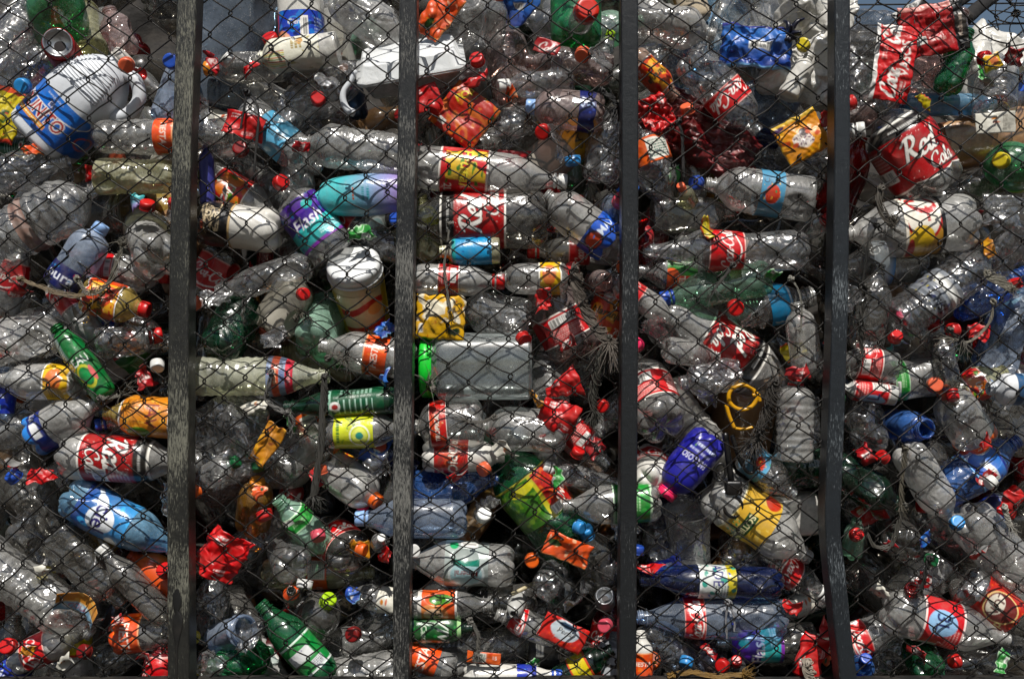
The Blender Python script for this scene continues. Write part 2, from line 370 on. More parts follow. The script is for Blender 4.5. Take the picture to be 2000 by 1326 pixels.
class Surf:
    def __init__(s, kind, L, D, crush, flat, seed, sq=0., ribs=0, zr=(.12, .6), ribamp=.05, neck=None, lobes=True, bend=0.):
        s.k, s.L, s.R = kind, L, D / 2; rng = np.random.default_rng(seed); s.rng = rng
        s.sq, s.ribs, s.zr, s.ra = sq, ribs, zr, ribamp; s.bend = bend
        n = neck or min(.0135, s.R * .42)
        pts = np.array([(z * L, n if r == 'n' else r * s.R) for z, r in PROF[kind]])
        dense = smooth_path(pts, 400); dense[:, 1] = np.maximum(dense[:, 1], 0)
        d = np.r_[0, np.cumsum(np.linalg.norm(np.diff(dense, axis=0), axis=1))]
        s.len = d[-1]; s.d, s.pz, s.pr = d, dense[:, 0], dense[:, 1]; s.neck = n
        s.lobes = lobes and kind in ('soda', 'contour', 'round')
        s.fa = rng.uniform(0, math.pi); s.fl = flat
        s.dents = []
        if crush > 0:
            for i in range(int(2 + 5 * crush)):
                a = rng.uniform(0, 2 * math.pi); z = rng.uniform(.05, .78) * L; rho = s.R * rng.uniform(.45, 1.5)
                dep = s.R * rng.uniform(.15, .6) * crush
                s.dents.append((np.array([math.sin(a) * (s.R + rho - dep), -math.cos(a) * (s.R + rho - dep), z]), rho))
        s.amp = s.R * .12 * crush; s.W = waves(rng, 5, s.R * .55, s.R * 2.2, 3); s.W2 = waves(rng, 5, s.R * 1.5, s.R * 4, 3); s.crush = crush
        s.dir = rng.uniform(0, 6.28)
    def at(s, th, z=None, q=None, off=0.):
        if q is None: zz = z; rr = np.interp(z, s.pz[60:], s.pr[60:])
        else: zz = np.interp(q, s.d, s.pz); rr = np.interp(q, s.d, s.pr)
        R, L = s.R, s.L
        body = np.clip((rr - s.neck * 1.1) / (R * .35), 0, 1); body = np.where((zz > .86 * L) & (s.k not in ('can', 'tub', 'cup', 'jar')), np.clip((1 - zz / L) * 4, 0, 1) * body, body)
        if s.lobes:
            w = np.clip(1 - zz / (.34 * R * 2), 0, 1); c = np.abs(np.cos(2.5 * th)); v = (1 - c) ** 1.5
            rr = rr * (1 - .2 * w * v); zz = zz + .32 * R * w * v * np.clip(rr / R, 0, 1)
        if s.ribs:
            m = np.clip((zz / L - s.zr[0]) * 25, 0, 1) * np.clip((s.zr[1] - zz / L) * 25, 0, 1)
            rr = rr - s.ra * R * m * (.5 - .5 * np.cos(2 * math.pi * (zz / L - s.zr[0]) / (s.zr[1] - s.zr[0]) * s.ribs)) ** .7
        if s.sq:
            n_ = 2 + 4 * s.sq; tt = th + math.pi / 4 * 0
            e = (np.abs(np.cos(tt)) ** n_ + np.abs(np.sin(tt)) ** n_) ** (-1 / n_); rr = rr * (1 + (e - 1) * body * .8) * (1 - .08 * s.sq * body)
        rr = rr + off
        p = np.stack([rr * np.sin(th), -rr * np.cos(th), zz], -1)
        if s.fl:
            ca, sa = math.cos(s.fa), math.sin(s.fa); a = p[..., 0] * ca + p[..., 1] * sa; b = -p[..., 0] * sa + p[..., 1] * ca
            a = a * (1 - s.fl * body); b = b * (1 + .45 * s.fl * body)
            p[..., 0] = a * ca - b * sa; p[..., 1] = a * sa + b * ca
        if s.crush:
            nrm = np.stack([np.sin(th), -np.cos(th), 0 * th], -1)
            p = p - nrm * ((folded(p, s.W) * .5 + .4) * s.amp * body)[..., None] + (np.stack([soft(p, s.W2), soft(p + 3.3, s.W2), 0 * th], -1) * (s.amp * .8 * body)[..., None])
            for c, rho in s.dents:
                v = p - c; d = np.linalg.norm(v, axis=-1); dd = np.maximum(rho - off - d, 0); p = p + v / (d[..., None] + 1e-9) * (dd * body)[..., None]
        if s.bend:
            k = s.bend * (zz / L) ** 2 * L; p[..., 0] += k * math.cos(s.dir); p[..., 1] += k * math.sin(s.dir)
        return p

CAPS = {'red': '#b80f0f', 'dred': '#6e0808', 'white': '#d8d8d4', 'orange': '#d85a10', 'blue': '#1c48a8', 'lblue': '#2a86c8', 'yellow': '#c8b414', 'pink': '#e01858', 'rose': '#c8485a', 'green': '#0a5a30', 'lime': '#9cc410', 'salmon': '#d8603c', 'copper': '#b04c34', 'amber': '#c87812', 'ygreen': '#13c832', 'pblue': '#8fb4e6', 'gray': '#8a8f92', 'black': '#101012', 'cream': '#c8b890', 'redor': '#b8200c'}

def add_cap(parent, L, r, h, colour, top=None, ridge=.03):
    mb = MB(); z0 = L - h * .9; q = 40
    mb.lathe([(z0, r * .9, 0), (z0, r * 1.02, 0), (z0 + h * .14, r * 1.04, 0), (z0 + h * .17, r * .97, 0), (z0 + h * .2, r, 1), (z0 + h * .82, r * .985, 1), (z0 + h * .95, r * .93, 0), (z0 + h, r * .84, 0), (z0 + h * .985, r * .6, 0), (z0 + h * .985, 0.0002, 0)], q, ridge=ridge)
    return mb.build('cap', solid(CAPS.get(colour, colour), .36, dirt=.42), parent)

LOG = []      # (px, py, Y, R, label, short)
def B(px, py, ang, L, D, label, k='soda', m='clear', cap=None, lab=None, lt=(.2, .58), o=1, tilt=0, c=.5, flat=.08, s=None, cat='bottle',
      name='plastic_bottle', roll=0, rot=0, group=None, ring=False, Y=None, liquid=None, far=False, **kw):
    ITEMS.append((o, len(ITEMS), dict(o=o, px=px, py=py, ang=ang, L=L, D=D, label=label, k=k, m=m, cap=cap, lab=lab, lt=lt, tilt=tilt, c=c, flat=flat, s=s, cat=cat, name=name, roll=roll, rot=rot, group=group, ring=ring, Y=Y, kw=kw, fn='bottle')))
ITEMS = []

def make_bottle(i, d):
    Bm = frame_(d['ang'], d['tilt'], d['roll'])
    if abs(d['tilt']) > 25:                       # ends that look at the viewer do so from where they lie
        v = np.array([(d['px'] - 1000) / 1000, DIST, (663 - d['py']) / 1000]); q = Vector((0, 1, 0)).rotation_difference(Vector(v)).to_matrix()
        Bm = np.array(q) @ Bm
    ax = Bm[:, 2]
    Lr, R = d['L'] / 1000, d['D'] / 2000; nn = 9
    tt = np.linspace(-1, 1, nn) * max(Lr / 2 - R * .8, 0)
    rad = np.full(nn, R); rad[-2:] *= .6
    y0 = .008 + R * abs(math.cos(R_(d['tilt']))) * .97 + Lr / 2 * abs(math.sin(R_(d['tilt']))) + {1: .015, 2: .075}.get(d.get('o', 0), 0)
    fn = lambda Y: P(d['px'], d['py'], Y)[None] + tt[:, None] * ax[None] * (1 + Y / DIST)
    Y = d['Y'] if d['Y'] is not None else pack(fn, rad * 1.0, y0)
    sc = 1 + Y / DIST
    if d.get('drop') and Y > .45: return None
    pack_add(fn(Y), rad * sc)
    L, D = Lr * sc, 2 * R * sc
    o = P(d['px'], d['py'], Y) - ax * L / 2
    S = Surf(d['k'], L, D, d['c'], d['flat'], 1000 + i, **d['kw'])
    big = D > .055
    nc = 72 if big else 48; nr = int(np.clip(S.len / .0035, 26, 92))
    q = np.concatenate([[S.len * .0005], np.linspace(.004, 1, nr) * S.len])
    if d['k'] in ('tub', 'cup', 'jar', 'can') and not d['cap']: pass
    th = np.arange(nc) / nc * 2 * math.pi
    TH, Q = np.meshgrid(th, q); p = S.at(TH, q=Q)
    top = p[-1].mean(0)
    mb = MB(); V = p.reshape(-1, 3); mb.add(V, grid(len(q), nc, True))
    ob = mb.build(d['name'], M_(d['m']))
    if not d['cap'] and d['k'] not in ('can', 'tub', 'cup'):   # threaded open mouth with its collar
        n = S.neck if d['k'] != 'jar' else S.R * .82
        c0 = np.array([top[0], top[1], 0])
        T = np.eye(4); T[:3, 3] = c0; mb = MB()
        mb.lathe([(L, n), (L + .001, n * .93), (L, n * .84), (L - .012, n * .84)], 32, mat=T)
        for z, w in ((L - .004, 1.1), (L - .009, 1.1), (L - .018, 1.25)):
            mb.lathe([(z - .0012, n * .98), (z - .001, n * w), (z + .001, n * w), (z + .0012, n * .98)], 32, mat=T)
        mb.build('screw_neck', M_(d['m']), ob)
    ob.matrix_world = matrix(Bm, o)
    tag(ob, d['label'], d['cat'], d['group']); ob['wrinkle'] = float(d['c'])
    if d['cap']:
        r = S.neck * 1.16 if d['k'] not in ('jar', 'tub', 'jug') else {'jar': S.R * .9, 'tub': S.R * 1.0, 'jug': S.neck * 1.15}[d['k']]
        h = .017 * min(1.1, max(.75, D / .07)) if d['k'] not in ('jar', 'tub') else .026 if d['k'] == 'jar' else .03
        cp = add_cap(ob, L + .002, r, h, d['cap'], ridge=.03 if d['k'] != 'tub' else .0)
        cp.location = (top[0], top[1], 0)
        if d['k'] not in ('jar', 'tub', 'jug'):
            mb = MB(); n = S.neck; T = np.eye(4); T[:3, 3] = (top[0], top[1], 0); zr = L - h * .9 - .004
            mb.lathe([(zr - .003, n * 1.0), (zr - .003, n * 1.15), (zr, n * 1.17), (zr + .0022, n * 1.15), (zr + .0022, n * 1.0)], 32, mat=T); mb.build('neck_ring', solid(CAPS.get(d['cap'], d['cap']), .36, dirt=.42), ob)
    if d['lab']: add_label(ob, S, L, D, d['lab'], d['lt'], d['rot'], i)
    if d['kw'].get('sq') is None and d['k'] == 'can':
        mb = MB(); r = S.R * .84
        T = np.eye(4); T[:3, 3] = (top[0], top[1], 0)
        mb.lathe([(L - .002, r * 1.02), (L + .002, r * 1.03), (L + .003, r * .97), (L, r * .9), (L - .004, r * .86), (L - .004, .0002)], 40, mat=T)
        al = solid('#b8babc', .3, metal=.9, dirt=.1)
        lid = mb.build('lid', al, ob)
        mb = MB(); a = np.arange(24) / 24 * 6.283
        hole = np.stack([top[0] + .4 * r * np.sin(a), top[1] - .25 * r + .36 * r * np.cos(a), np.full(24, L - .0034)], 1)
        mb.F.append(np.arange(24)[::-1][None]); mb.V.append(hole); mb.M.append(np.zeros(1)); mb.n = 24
        mb.build('opening', solid('#120404', .5), lid)  # flat dark disc on the lid, painted as the shade inside the hole
    if d['k'] == 'jug':
        mb = MB(); Rj = S.R
        path = smooth_path([(.72 * Rj, 0, .56 * L), (1.02 * Rj, 0, .60 * L), (1.2 * Rj, 0, .70 * L), (1.12 * Rj, 0, .84 * L), (.7 * Rj, 0, .92 * L), (.3 * Rj, 0, .9 * L)], 30)
        mb.tube(path, .0135, 14); mb.build('handle', M_(d['m']), ob)
        for k in range(11):
            z = (.585 + .0245 * k) * L; a = np.linspace(-1.0, .75, 24); rr = np.interp(z, S.pz[60:], S.pr[60:])
            mbk = S.at(a, np.full(24, z), off=-.0004)
            if k == 0: rb = MB()
            rb.tube(mbk, .0022, 6)
        rb.build('grip_ribs', M_(d['m']), ob)
    LOG.append((d['px'], d['py'], Y, D / 2, d['label'], d['s']))
    return ob

def add_label(ob, S, L, D, lab, lt, rot, seed):
    name = lab; H = (lt[1] - lt[0]) * L * 1000; circ = math.pi * D * 1000
    art = Art(circ, H, '#888888', seed); LAB[name](art, D * 1000, H)
    th = np.radians(np.concatenate([np.linspace(-180, -105, 14)[:-1], np.linspace(-105, 105, int(np.clip(circ * .58 / 1.5, 40, 170))), np.linspace(105, 180, 14)[1:]]))
    nz = int(np.clip(H / 1.6, 10, 90)); z = np.linspace(lt[0] * L, lt[1] * L, nz)
    TH, Z = np.meshgrid(th, z)
    W = waves(np.random.default_rng(seed), 4, .02, .08, 2)
    p = S.at(TH, Z, off=.0009)
    u = TH * D * 500; cols = art.sample((u - R_(rot) * D * 500 + circ / 2) % circ - circ / 2, (Z - z[0]) * 1000)
    mesh_obj('label', p.reshape(-1, 3), [grid(nz, len(th), False)], LABEL, ob, cols.reshape(-1, 3))

# ------------------------------------------------------------ wrappers, bags, loose labels
def S_(px, py, ang, w, h, label, art, thick=8, crump=1., yaw=0, pitch=0, o=0, s=None, cat='wrapper', name='wrapper', curl=0, m=None, fold=0, shape=None, knot=None, Y=None):
    ITEMS.append((o, len(ITEMS), dict(o=o, px=px, py=py, ang=ang, w=w, h=h, label=label, art=art, thick=thick, crump=crump, yaw=yaw, pitch=pitch, s=s, cat=cat, name=name, curl=curl, m=m, fold=fold, shape=shape, knot=knot, Y=Y, fn='sheet')))

def make_sheet(i, d):
    rng = np.random.default_rng(3000 + i); w, h = d['w'], d['h']
    a, ya, pi = R_(d['ang']), R_(d['yaw']), R_(d['pitch'])
    X = np.array([math.cos(a), 0, math.sin(a)]); Z = np.array([-math.sin(a), 0, math.cos(a)]); Yv = np.array([0, 1., 0])
    X, Yv = X * math.cos(ya) + Yv * math.sin(ya), Yv * math.cos(ya) - X * math.sin(ya)
    Z, Yv = Z * math.cos(pi) + Yv * math.sin(pi), Yv * math.cos(pi) - Z * math.sin(pi)
    Bm = np.stack([X, Yv, Z], 1)
    gx, gz = np.meshgrid(np.linspace(-.5, .5, 5), np.linspace(-.5, .5, 5))
    loc = np.stack([gx.ravel() * w, 0 * gx.ravel(), gz.ravel() * h], 1) / 1000 * .8
    rad = np.full(len(loc), max(.006, d['thick'] / 2000)); fn = lambda Y: P(d['px'], d['py'], Y)[None] + loc @ Bm.T * (1 + Y / DIST)
    y0 = .012 + max(0, d['o']) * .03 + d['thick'] / 2000 + .5 * h / 1000 * abs(math.sin(pi)) + .5 * w / 1000 * abs(math.sin(ya))
    Y = d['Y'] if d['Y'] is not None else pack(fn, rad, y0); sc = 1 + Y / DIST; pack_add(fn(Y), rad)
    nx, nz = int(np.clip(w / 1.7, 20, 120)), int(np.clip(h / 1.7, 20, 120))
    U, V = np.meshgrid(np.linspace(-.5, .5, nx), np.linspace(-.5, .5, nz))
    x, z = U * w / 1000, V * h / 1000
    if d['shape']: x, z = d['shape'](U, V, x, z)
    q = np.stack([x, z], -1)
    bg_ = 1.9 if d['cat'] == 'bag' else 1.
    Wf = waves(rng, 6, .018 * bg_, .09 * bg_, 2); Ws = waves(rng, 5, .05 * bg_, .2, 2); We = waves(rng, 4, .015, .05, 2)
    dep = (folded(q, Wf) * .009 + soft(q, Ws) * .011) * d['crump'] + d['curl'] / 1000 * (4 * U ** 2 if d['fold'] == 0 else 4 * V ** 2)
    x = x + soft(q + 5, We) * .002 * d['crump']; z = z + soft(q + 9, We) * .002 * d['crump']
    t = d['thick'] / 2000 * np.sqrt(np.clip(1 - (2 * np.abs(U)) ** 4, 0, 1)) * np.sqrt(np.clip(1 - (2 * np.abs(V)) ** 4, 0, 1)) + .0002
    cols = None
    if d['art']:
        art = Art(w, h, '#888888', i); LAB[d['art']](art, w / 1.57, h); cols = art.sample(U * w * .999, (V + .5) * h * .999)
    F = np.stack([x, dep - t, z], -1).reshape(-1, 3) * sc; Bk = np.stack([x, dep + t, z], -1).reshape(-1, 3) * sc
    n = nx * nz; idx = np.arange(n).reshape(nz, nx)
    rim = np.concatenate([idx[0, :], idx[1:, -1], idx[-1, -2::-1], idx[-2:0:-1, 0]]); rim2 = np.roll(rim, -1)
    side = np.stack([rim, rim + n, rim2 + n, rim2], 1)
    VV = np.concatenate([F, Bk]); ff = [grid(nz, nx, False), grid(nz, nx, False, n)[:, ::-1], side]
    if cols is not None: cols = np.concatenate([cols.reshape(-1, 3), cols.reshape(-1, 3) * .0 + lin('#8a8a88')])
    ob = mesh_obj(d['name'], VV, ff, M_(d['m']) if d['m'] else PAPER, None, cols)
    ob.matrix_world = matrix(Bm, P(d['px'], d['py'], Y)); tag(ob, d['label'], d['cat']); ob['wrinkle'] = .6
    if d['knot']:
        kx, kz, kc = d['knot']; mb = MB()
        for j in range(12):
            v = rng.normal(size=3) * .012; v[1] -= .012
            mb.tube(smooth_path([(kx, -.008, kz), (kx + v[0] * .5, -.012 + v[1] * .4, kz + v[2] * .9), (kx + v[0] * 1.4, v[1], kz + v[2] * 1.3)], 8), np.linspace(.007, .0025, 8), 6)
        mb.build('knot', M_(kc), ob)
    LOG.append((d['px'], d['py'], Y, .03, d['label'], d['s']))
    return ob

# ------------------------------------------------------------ twine: frayed plastic raffia tied to the wire
def TW(pts, label, n=14, spread=5, th=.9, col='#6e675c', fray=0, fr_at=-1, Y=-.004, seed=1, name='twine', cat='twine', knot=True, dirs=None, twist=2.0):
    """pts in photo pixels; fray = length of the loose ends in px"""
    rng = np.random.default_rng(seed + 77); mb = MB()
    base = np.array([P(x, y, Y + (0 if len(q) == 0 else q[0])) for x, y, *q in pts]); path = smooth_path(base, 26)
    for k in range(n):
        ph = rng.uniform(0, 6.28); rr = spread / 1000 * math.sqrt(rng.random()); tw = twist * rng.uniform(.6, 1.4)
        t = np.linspace(0, 1, 26); a = ph + t * tw * 6.28; env = .35 + .65 * np.abs(np.sin(t * 3.14 * rng.uniform(.8, 1.6) + ph))
        off = np.stack([np.cos(a), .5 * np.sin(a), np.sin(a)], 1) * (rr * env)[:, None]
        mb.tube(path + off, th / 1000 * rng.uniform(.5, 1.1), 4, caps=False)
    if fray:
        e = path[fr_at]; t0 = path[-1] - path[-4] if fr_at == -1 else path[0] - path[3]; t0 /= np.linalg.norm(t0)
        for k in range(int(n * 1.6)):
            v = t0 * (.9 if dirs is None else 0) + rng.normal(size=3) * .5 + (0 if dirs is None else np.array([dirs[0], -.2, dirs[1]]))
            v /= np.linalg.norm(v); l = fray / 1000 * rng.uniform(.5, 1.1)
            mb.tube(smooth_path([e, e + v * l * .5 + rng.normal(size=3) * .003, e + v * l + rng.normal(size=3) * .006 + np.array([0, 0, -.15 * l])], 8), th / 1000 * np.linspace(1, .3, 8), 4, caps=False)
    if knot:
        c = path[0 if fr_at == -1 else -1]
        for k in range(5):
            a = np.linspace(0, 6.28, 14); q = rng.normal(size=(2, 3)); q /= np.linalg.norm(q, axis=1, keepdims=True)
            mb.tube(c + .0055 * (np.cos(a)[:, None] * q[0] + np.sin(a)[:, None] * q[1]), .0018, 5, caps=False)
    ob = mb.build(name, solid(col, .6, dirt=.5)); tag(ob, label, cat); return ob
# ------------------------------------------------------------ artwork of each label: a = canvas, D = diameter, H = height (mm); x 0 faces the viewer
LAB = {}
def L_(f): LAB[f.__name__] = f; return f
Wt = '#e6e3da'
def _red(a, D, H, dx=0):
    W = a.w
    a.rect(-W, .79 * H, W, .965 * H, '#0a0a0c'); a.rect(-W, .965 * H, W, H, Wt); a.rect(-W, 0, W, .03 * H, Wt); a.rect(-W, .775 * H, W, .79 * H, '#8a1014')
    for off in (0, W / 2):
        x = off + dx if off == 0 else off
        for q in (x, x - W) if off else (x,):
            a.script('Red', q - .08 * D, .53 * H, .31 * H, '#ece8e0', edge='#3a0508', wt=.1, sx=1.05)
            a.script('Cola', q + .14 * D, .22 * H, .2 * H, '#ece8e0', edge='#3a0508', wt=.085, sx=1.05)
            for k in range(26): a.ell(q + a.rng.normal() * .3 * D, (.72 + a.rng.normal() * .025) * H, .8, .8, '#e8c8c0')
            for k in range(14): a.ell(q + a.rng.uniform(-.4, .5) * D, a.rng.uniform(.05, .2) * H, 1, 1, '#e8c8c0')
            a.lines(q, .875 * H, D * .7, .07 * H, 1, '#b0b0ac')
    for q in (W / 4, -W / 4):
        a.bar(q, .3 * H, .16 * W, .2 * H); a.lines(q, .58 * H, .15 * W, .3 * H, 6, '#c89a94')
@L_
def redcola(a, D, H): a.a[:] = lin('#a4060d'); _red(a, D, H)
@L_
def redcola_side(a, D, H): a.a[:] = lin('#a4060d'); _red(a, D, H, .22 * D)
@L_
def redcola_low(a, D, H): a.a[:] = lin('#a4060d'); _red(a, D, H, -.3 * D)
@L_
def coke(a, D, H):
    a.a[:] = lin('#c00a14'); W = a.w
    for q in (0, W / 2, -W / 2):
        a.script('Coca-Cola', q, .5 * H, min(.5 * H, D * .26), '#f2efe8', wt=.085, ang=0)
        a.stroke([(q - D * .4, .2 * H), (q, .12 * H), (q + D * .45, .3 * H)], .7, 1.6, 0, '#f2efe8')
    a.rect(.24 * W, .15 * H, .34 * W, .85 * H, Wt); a.lines(.29 * W, .5 * H, .085 * W, .6 * H, 6, '#8a1014'); a.bar(-.28 * W, .5 * H, .1 * W, .6 * H)
    a.rect(-W, 0, W, .04 * H, '#d8a8a0'); a.rect(-W, .96 * H, W, H, '#d8a8a0')
@L_
def coke_v(a, D, H):                      # script runs along the axis
    a.a[:] = lin('#c00a14')
    for q in (.08 * D, a.w / 2): a.script('Coca-Cola', q, .48 * H, D * .36, '#f2efe8', wt=.085, ang=90)
    a.bar(-.42 * D, .65 * H, .24 * D, .35 * H); a.lines(-.42 * D, .25 * H, .25 * D, .3 * H, 4, '#e8c0bc'); a.lines(.5 * D, .5 * H, .2 * D, .7 * H, 9, '#e0aaa6')
@L_
def redinfo(a, D, H):
    a.a[:] = lin('#bc0c16'); W = a.w; a.rect(-W, .95 * H, W, H, Wt); a.rect(-W, 0, W, .04 * H, Wt)
    for q in (-.1 * D, W * .4): a.bar(q, .72 * H, .5 * D, .3 * H); a.lines(q, .3 * H, .6 * D, .4 * H, 6, '#e6b0aa')
    a.lines(.55 * D, .5 * H, .3 * D, .7 * H, 7, '#f0e0da')
@L_
def redwhite(a, D, H):
    a.a[:] = lin('#c0121c'); W = a.w; a.rect(-W, .95 * H, W, H, '#e6d0ca'); a.rect(-W, 0, W, .05 * H, '#e6d0ca')
    a.rect(.1 * D, .08 * H, .62 * D, .5 * H, Wt); a.lines(.36 * D, .29 * H, .46 * D, .36 * H, 7, '#30343a')
    a.lines(.05 * D, .75 * H, .8 * D, .3 * H, 4, '#e8a09a'); a.ell(-.45 * D, .45 * H, .3 * D, .36 * H, '#8ab4d8'); a.text('3L', -.45 * D, .45 * H, .34 * H, '#1a2a60')
@L_
def jugblue(a, D, H):
    a.a[:] = lin('#1058b0'); W = a.w
    a.rect(-W, .93 * H, W, H, '#c8d8e6')
    a.ell(.0, .86 * H, .62 * D, .28 * H, '#e8e6e0'); a.ell(0, .88 * H, .6 * D, .27 * H, '#0f6ac8'); a.rect(-W, .96 * H, -.72 * D, H, '#b01418')
    [a.text('PUNITO', -.02 * D + ox, .44 * H + oy, .32 * H, '#e8e2da', shear=.1, sx=.78) for ox in (-1.6, 0, 1.6) for oy in (-1.6, 0, 1.6)]; a.text('PUNITO', -.02 * D, .44 * H, .32 * H, '#a41016', shear=.1, sx=.78)
    a.text('EL', .02 * D, .73 * H, .13 * H, '#f0e0d8'); a.text('BLANQUEADOR', .0, .89 * H, .06 * H, '#d8e2ee')
    a.rect(-.62 * D, .13 * H, .16 * D, .24 * H, '#d88a18'); a.lines(-.24 * D, .185 * H, .7 * D, .07 * H, 1, '#fbe2a0')
    a.ell(.78 * D, .42 * H, .2 * D, .2 * H, '#b05050', ring=.2); a.lines(1.2 * D, .5 * H, .3 * D, .5 * H, 8, '#a8c4e0')
@L_
def family(a, D, H):
    a.a[:] = lin('#1638a8'); a.noise('#0c6ac0', 30, .3); a.rect(-a.w, 0, -.42 * D, H, '#b0184c'); a.noise('#c83060', 20, .2, -a.w, -.4 * D)
    a.ell(-.34 * D, .3 * H, .17 * D, .22 * H, '#c87a50'); a.ell(-.24 * D, .24 * H, .12 * D, .2 * H, '#d8a080'); a.ell(-.42 * D, .2 * H, .1 * D, .16 * H, '#e0d0c0'); a.noise('#60281c', 9, .5, -.5 * D, -.15 * D, 0, .45 * H)
    a.ell(-.06 * D, .72 * H, .13 * D, .13 * H, '#2a90d8', ring=.25); a.text('Cien', -.06 * D, .72 * H, .13 * H, Wt); a.bar(.16 * D, .6 * H, .17 * D, .5 * H); a.lines(.5 * D, .6 * H, .26 * D, .5 * H, 6, '#98acd8')
@L_
def stripes(a, D, H):
    a.a[:] = lin('#d8d6c4'); c = ['#c87020', '#7c9c28', '#c0a820', '#a04828', '#587828']
    for k in range(9): a.rect((-.5 + k * .06) * D, .55 * H, (-.5 + k * .06 + .03) * D, .9 * H, c[k % 5])
    a.ell(-.5 * D, .95 * H, .08 * D, .07 * H, '#d86a18'); a.noise('#a8a070', 26, .7); a.lines(.2 * D, .35 * H, .4 * D, .2 * H, 3, '#a08a50'); a.ell(.3 * D, .3 * H, .2 * D, .05 * H, '#b88a40')
@L_
def whitebits(a, D, H):
    a.a[:] = lin('#cfccbf'); a.ell(-.05 * D, .72 * H, .12 * D, .07 * H, '#c87818'); a.ell(0, .5 * H, .14 * D, .05 * H, '#b85020'); a.lines(.35 * D, .5 * H, .2 * D, .8 * H, 14, '#807a70'); a.noise('#a8a49a', 24, .8)
def _fruit(bg, c2, c3, txt, tc='#f4e040', txa=0):
    def f(a, D, H):
        a.a[:] = lin(bg); W = a.w; x0, x1 = (-.5 * D, .3 * D); a.noise(c3, 40, -.15, x0, x1, .12 * H, .95 * H); a.noise(c2, 30, .4, x0, x1 + .1 * D, .1 * H, .9 * H); a.noise('#e8d090', 16, 1., x0, x1); a.noise(c3, 34, .5, .7 * D, 1.6 * D)
        a.rect(-W, .965 * H, W, H, Wt); a.rect(-W, 0, W, .035 * H, Wt)
        for q in (0, W / 2, -W / 2):
            a.text(txt, q + 1, .55 * H - 1, min(.26 * H, D * .28), '#181004', ang=txa, shear=.15); a.text(txt, q, .55 * H, min(.26 * H, D * .28), tc, ang=txa, shear=.15)
        a.text('2L', .52 * D, .2 * H, .16 * H, Wt); a.bar(.95 * D, .5 * H, .3 * D, .4 * H)
    return f
LAB['fruit'] = _fruit('#c0101a', '#3c7a1c', '#d8b02c', 'Frutal')
LAB['fruitdark'] = _fruit('#a81c10', '#35601c', '#c04a14', 'POP', '#e0c020')
LAB['fruitgreen'] = _fruit('#b81818', '#4c8018', '#c86a18', 'Uva', '#e8e4d8')
LAB['tropred'] = _fruit('#b01410', '#8a1a10', '#c84018', 'TROPICAL', '#f0e8d8')
LAB['punch'] = _fruit('#c84010', '#c01c14', '#e0a020', 'Naranja', '#203a10')
@L_
def orange(a, D, H):
    a.a[:] = lin('#d8480f'); a.noise('#e86a1c', 26, .5)
    for q in (0, a.w / 2, -a.w / 2): a.text('FIESTA', q, .52 * H, .3 * H if H < D else .2 * D, '#f4e6d8', shear=.2)
    a.rect(-a.w, .95 * H, a.w, H, '#e8a070'); a.bar(.75 * D, .5 * H, .25 * D, .5 * H)
@L_
def orangebar(a, D, H):
    a.a[:] = lin('#d85a1a'); a.noise('#c83c10', 18, .6); a.rect(-.5 * D, .08 * H, .1 * D, .92 * H, '#dedad0'); a.lines(-.2 * D, .5 * H, .5 * D, .7 * H, 7, '#3a6a5a'); a.text('15', .5 * D, .6 * H, .3 * H, Wt)
@L_
def orangefruit(a, D, H):
    a.a[:] = lin('#d8500e'); W = a.w; a.ell(.3 * D, .38 * H, .42 * D, .4 * H, '#e08a48'); a.ell(.28 * D, .4 * H, .25 * D, .25 * H, '#e8c4a0'); a.ell(-.3 * D, .6 * H, .2 * D, .3 * H, '#3c7c1c')
    a.rect(-W, .95 * H, W, H, Wt); a.rect(-W, 0, W, .1 * H, '#c8c4bc'); a.text('Frutsi', -.05 * D, .56 * H, .24 * H, '#151a08'); a.noise('#c02c10', 18, .9)
@L_
def pura(a, D, H):
    a.a[:] = lin('#0b1552'); a.noise('#1c6a9c', 22, .6, y0=.4 * H); a.noise('#3c9c78', 12, .9, y0=.5 * H)
    for q in (0, a.w / 2, -a.w / 2): a.text('pura', q, .38 * H, .42 * H, '#dcdfe8', sx=1.1)
    a.ell(.35 * D, .8 * H, .1 * D, .1 * H, '#b02050')
@L_
def flash(a, D, H):
    a.a[:] = lin('#3c1a86'); W = a.w; a.grad('#189a9e', '#3ac0bc', 0, .46 * H); a.grad('#5a2aa0', '#3a1478', .7 * H, H); a.rect(-W, 0, W, .07 * H, '#7a2a98')
    a.noise('#1c5a90', 34, .6); a.ell(.2 * D, .8 * H, .13 * D, .1 * H, '#22a8a4'); a.ell(.35 * D, .14 * H, .2 * D, .1 * H, '#5cc8cc')
    for q in (0, W / 2, -W / 2): a.text('Flash', q, .52 * H, .26 * H, '#ece8f2', shear=.3)
    a.lines(.3 * D, .2 * H, .5 * D, .16 * H, 3, '#c8eef0'); a.lines(-.4 * D, .8 * H, .2 * D, .2 * H, 3, '#b8a8d8')
@L_
def bigblack(a, D, H):
    a.a[:] = lin('#070708'); W = a.w; a.rect(-W, 0, W, .05 * H, '#c8aa78')
    for k in range(7): a.stroke([(.1 * D + a.rng.uniform(-.4, .4) * D, a.rng.uniform(.3, .9) * H) for _ in range(4)], 1.1, .5, .6, '#c8b490')
    a.text('BIG', .15 * D, .5 * H, .2 * H, '#d8c8a8', ang=80); a.ell(-.1 * D, .75 * H, .1 * D, .05 * H, '#a84830'); a.noise('#b08c60', 10, 1.0, 0, W, .5 * H)
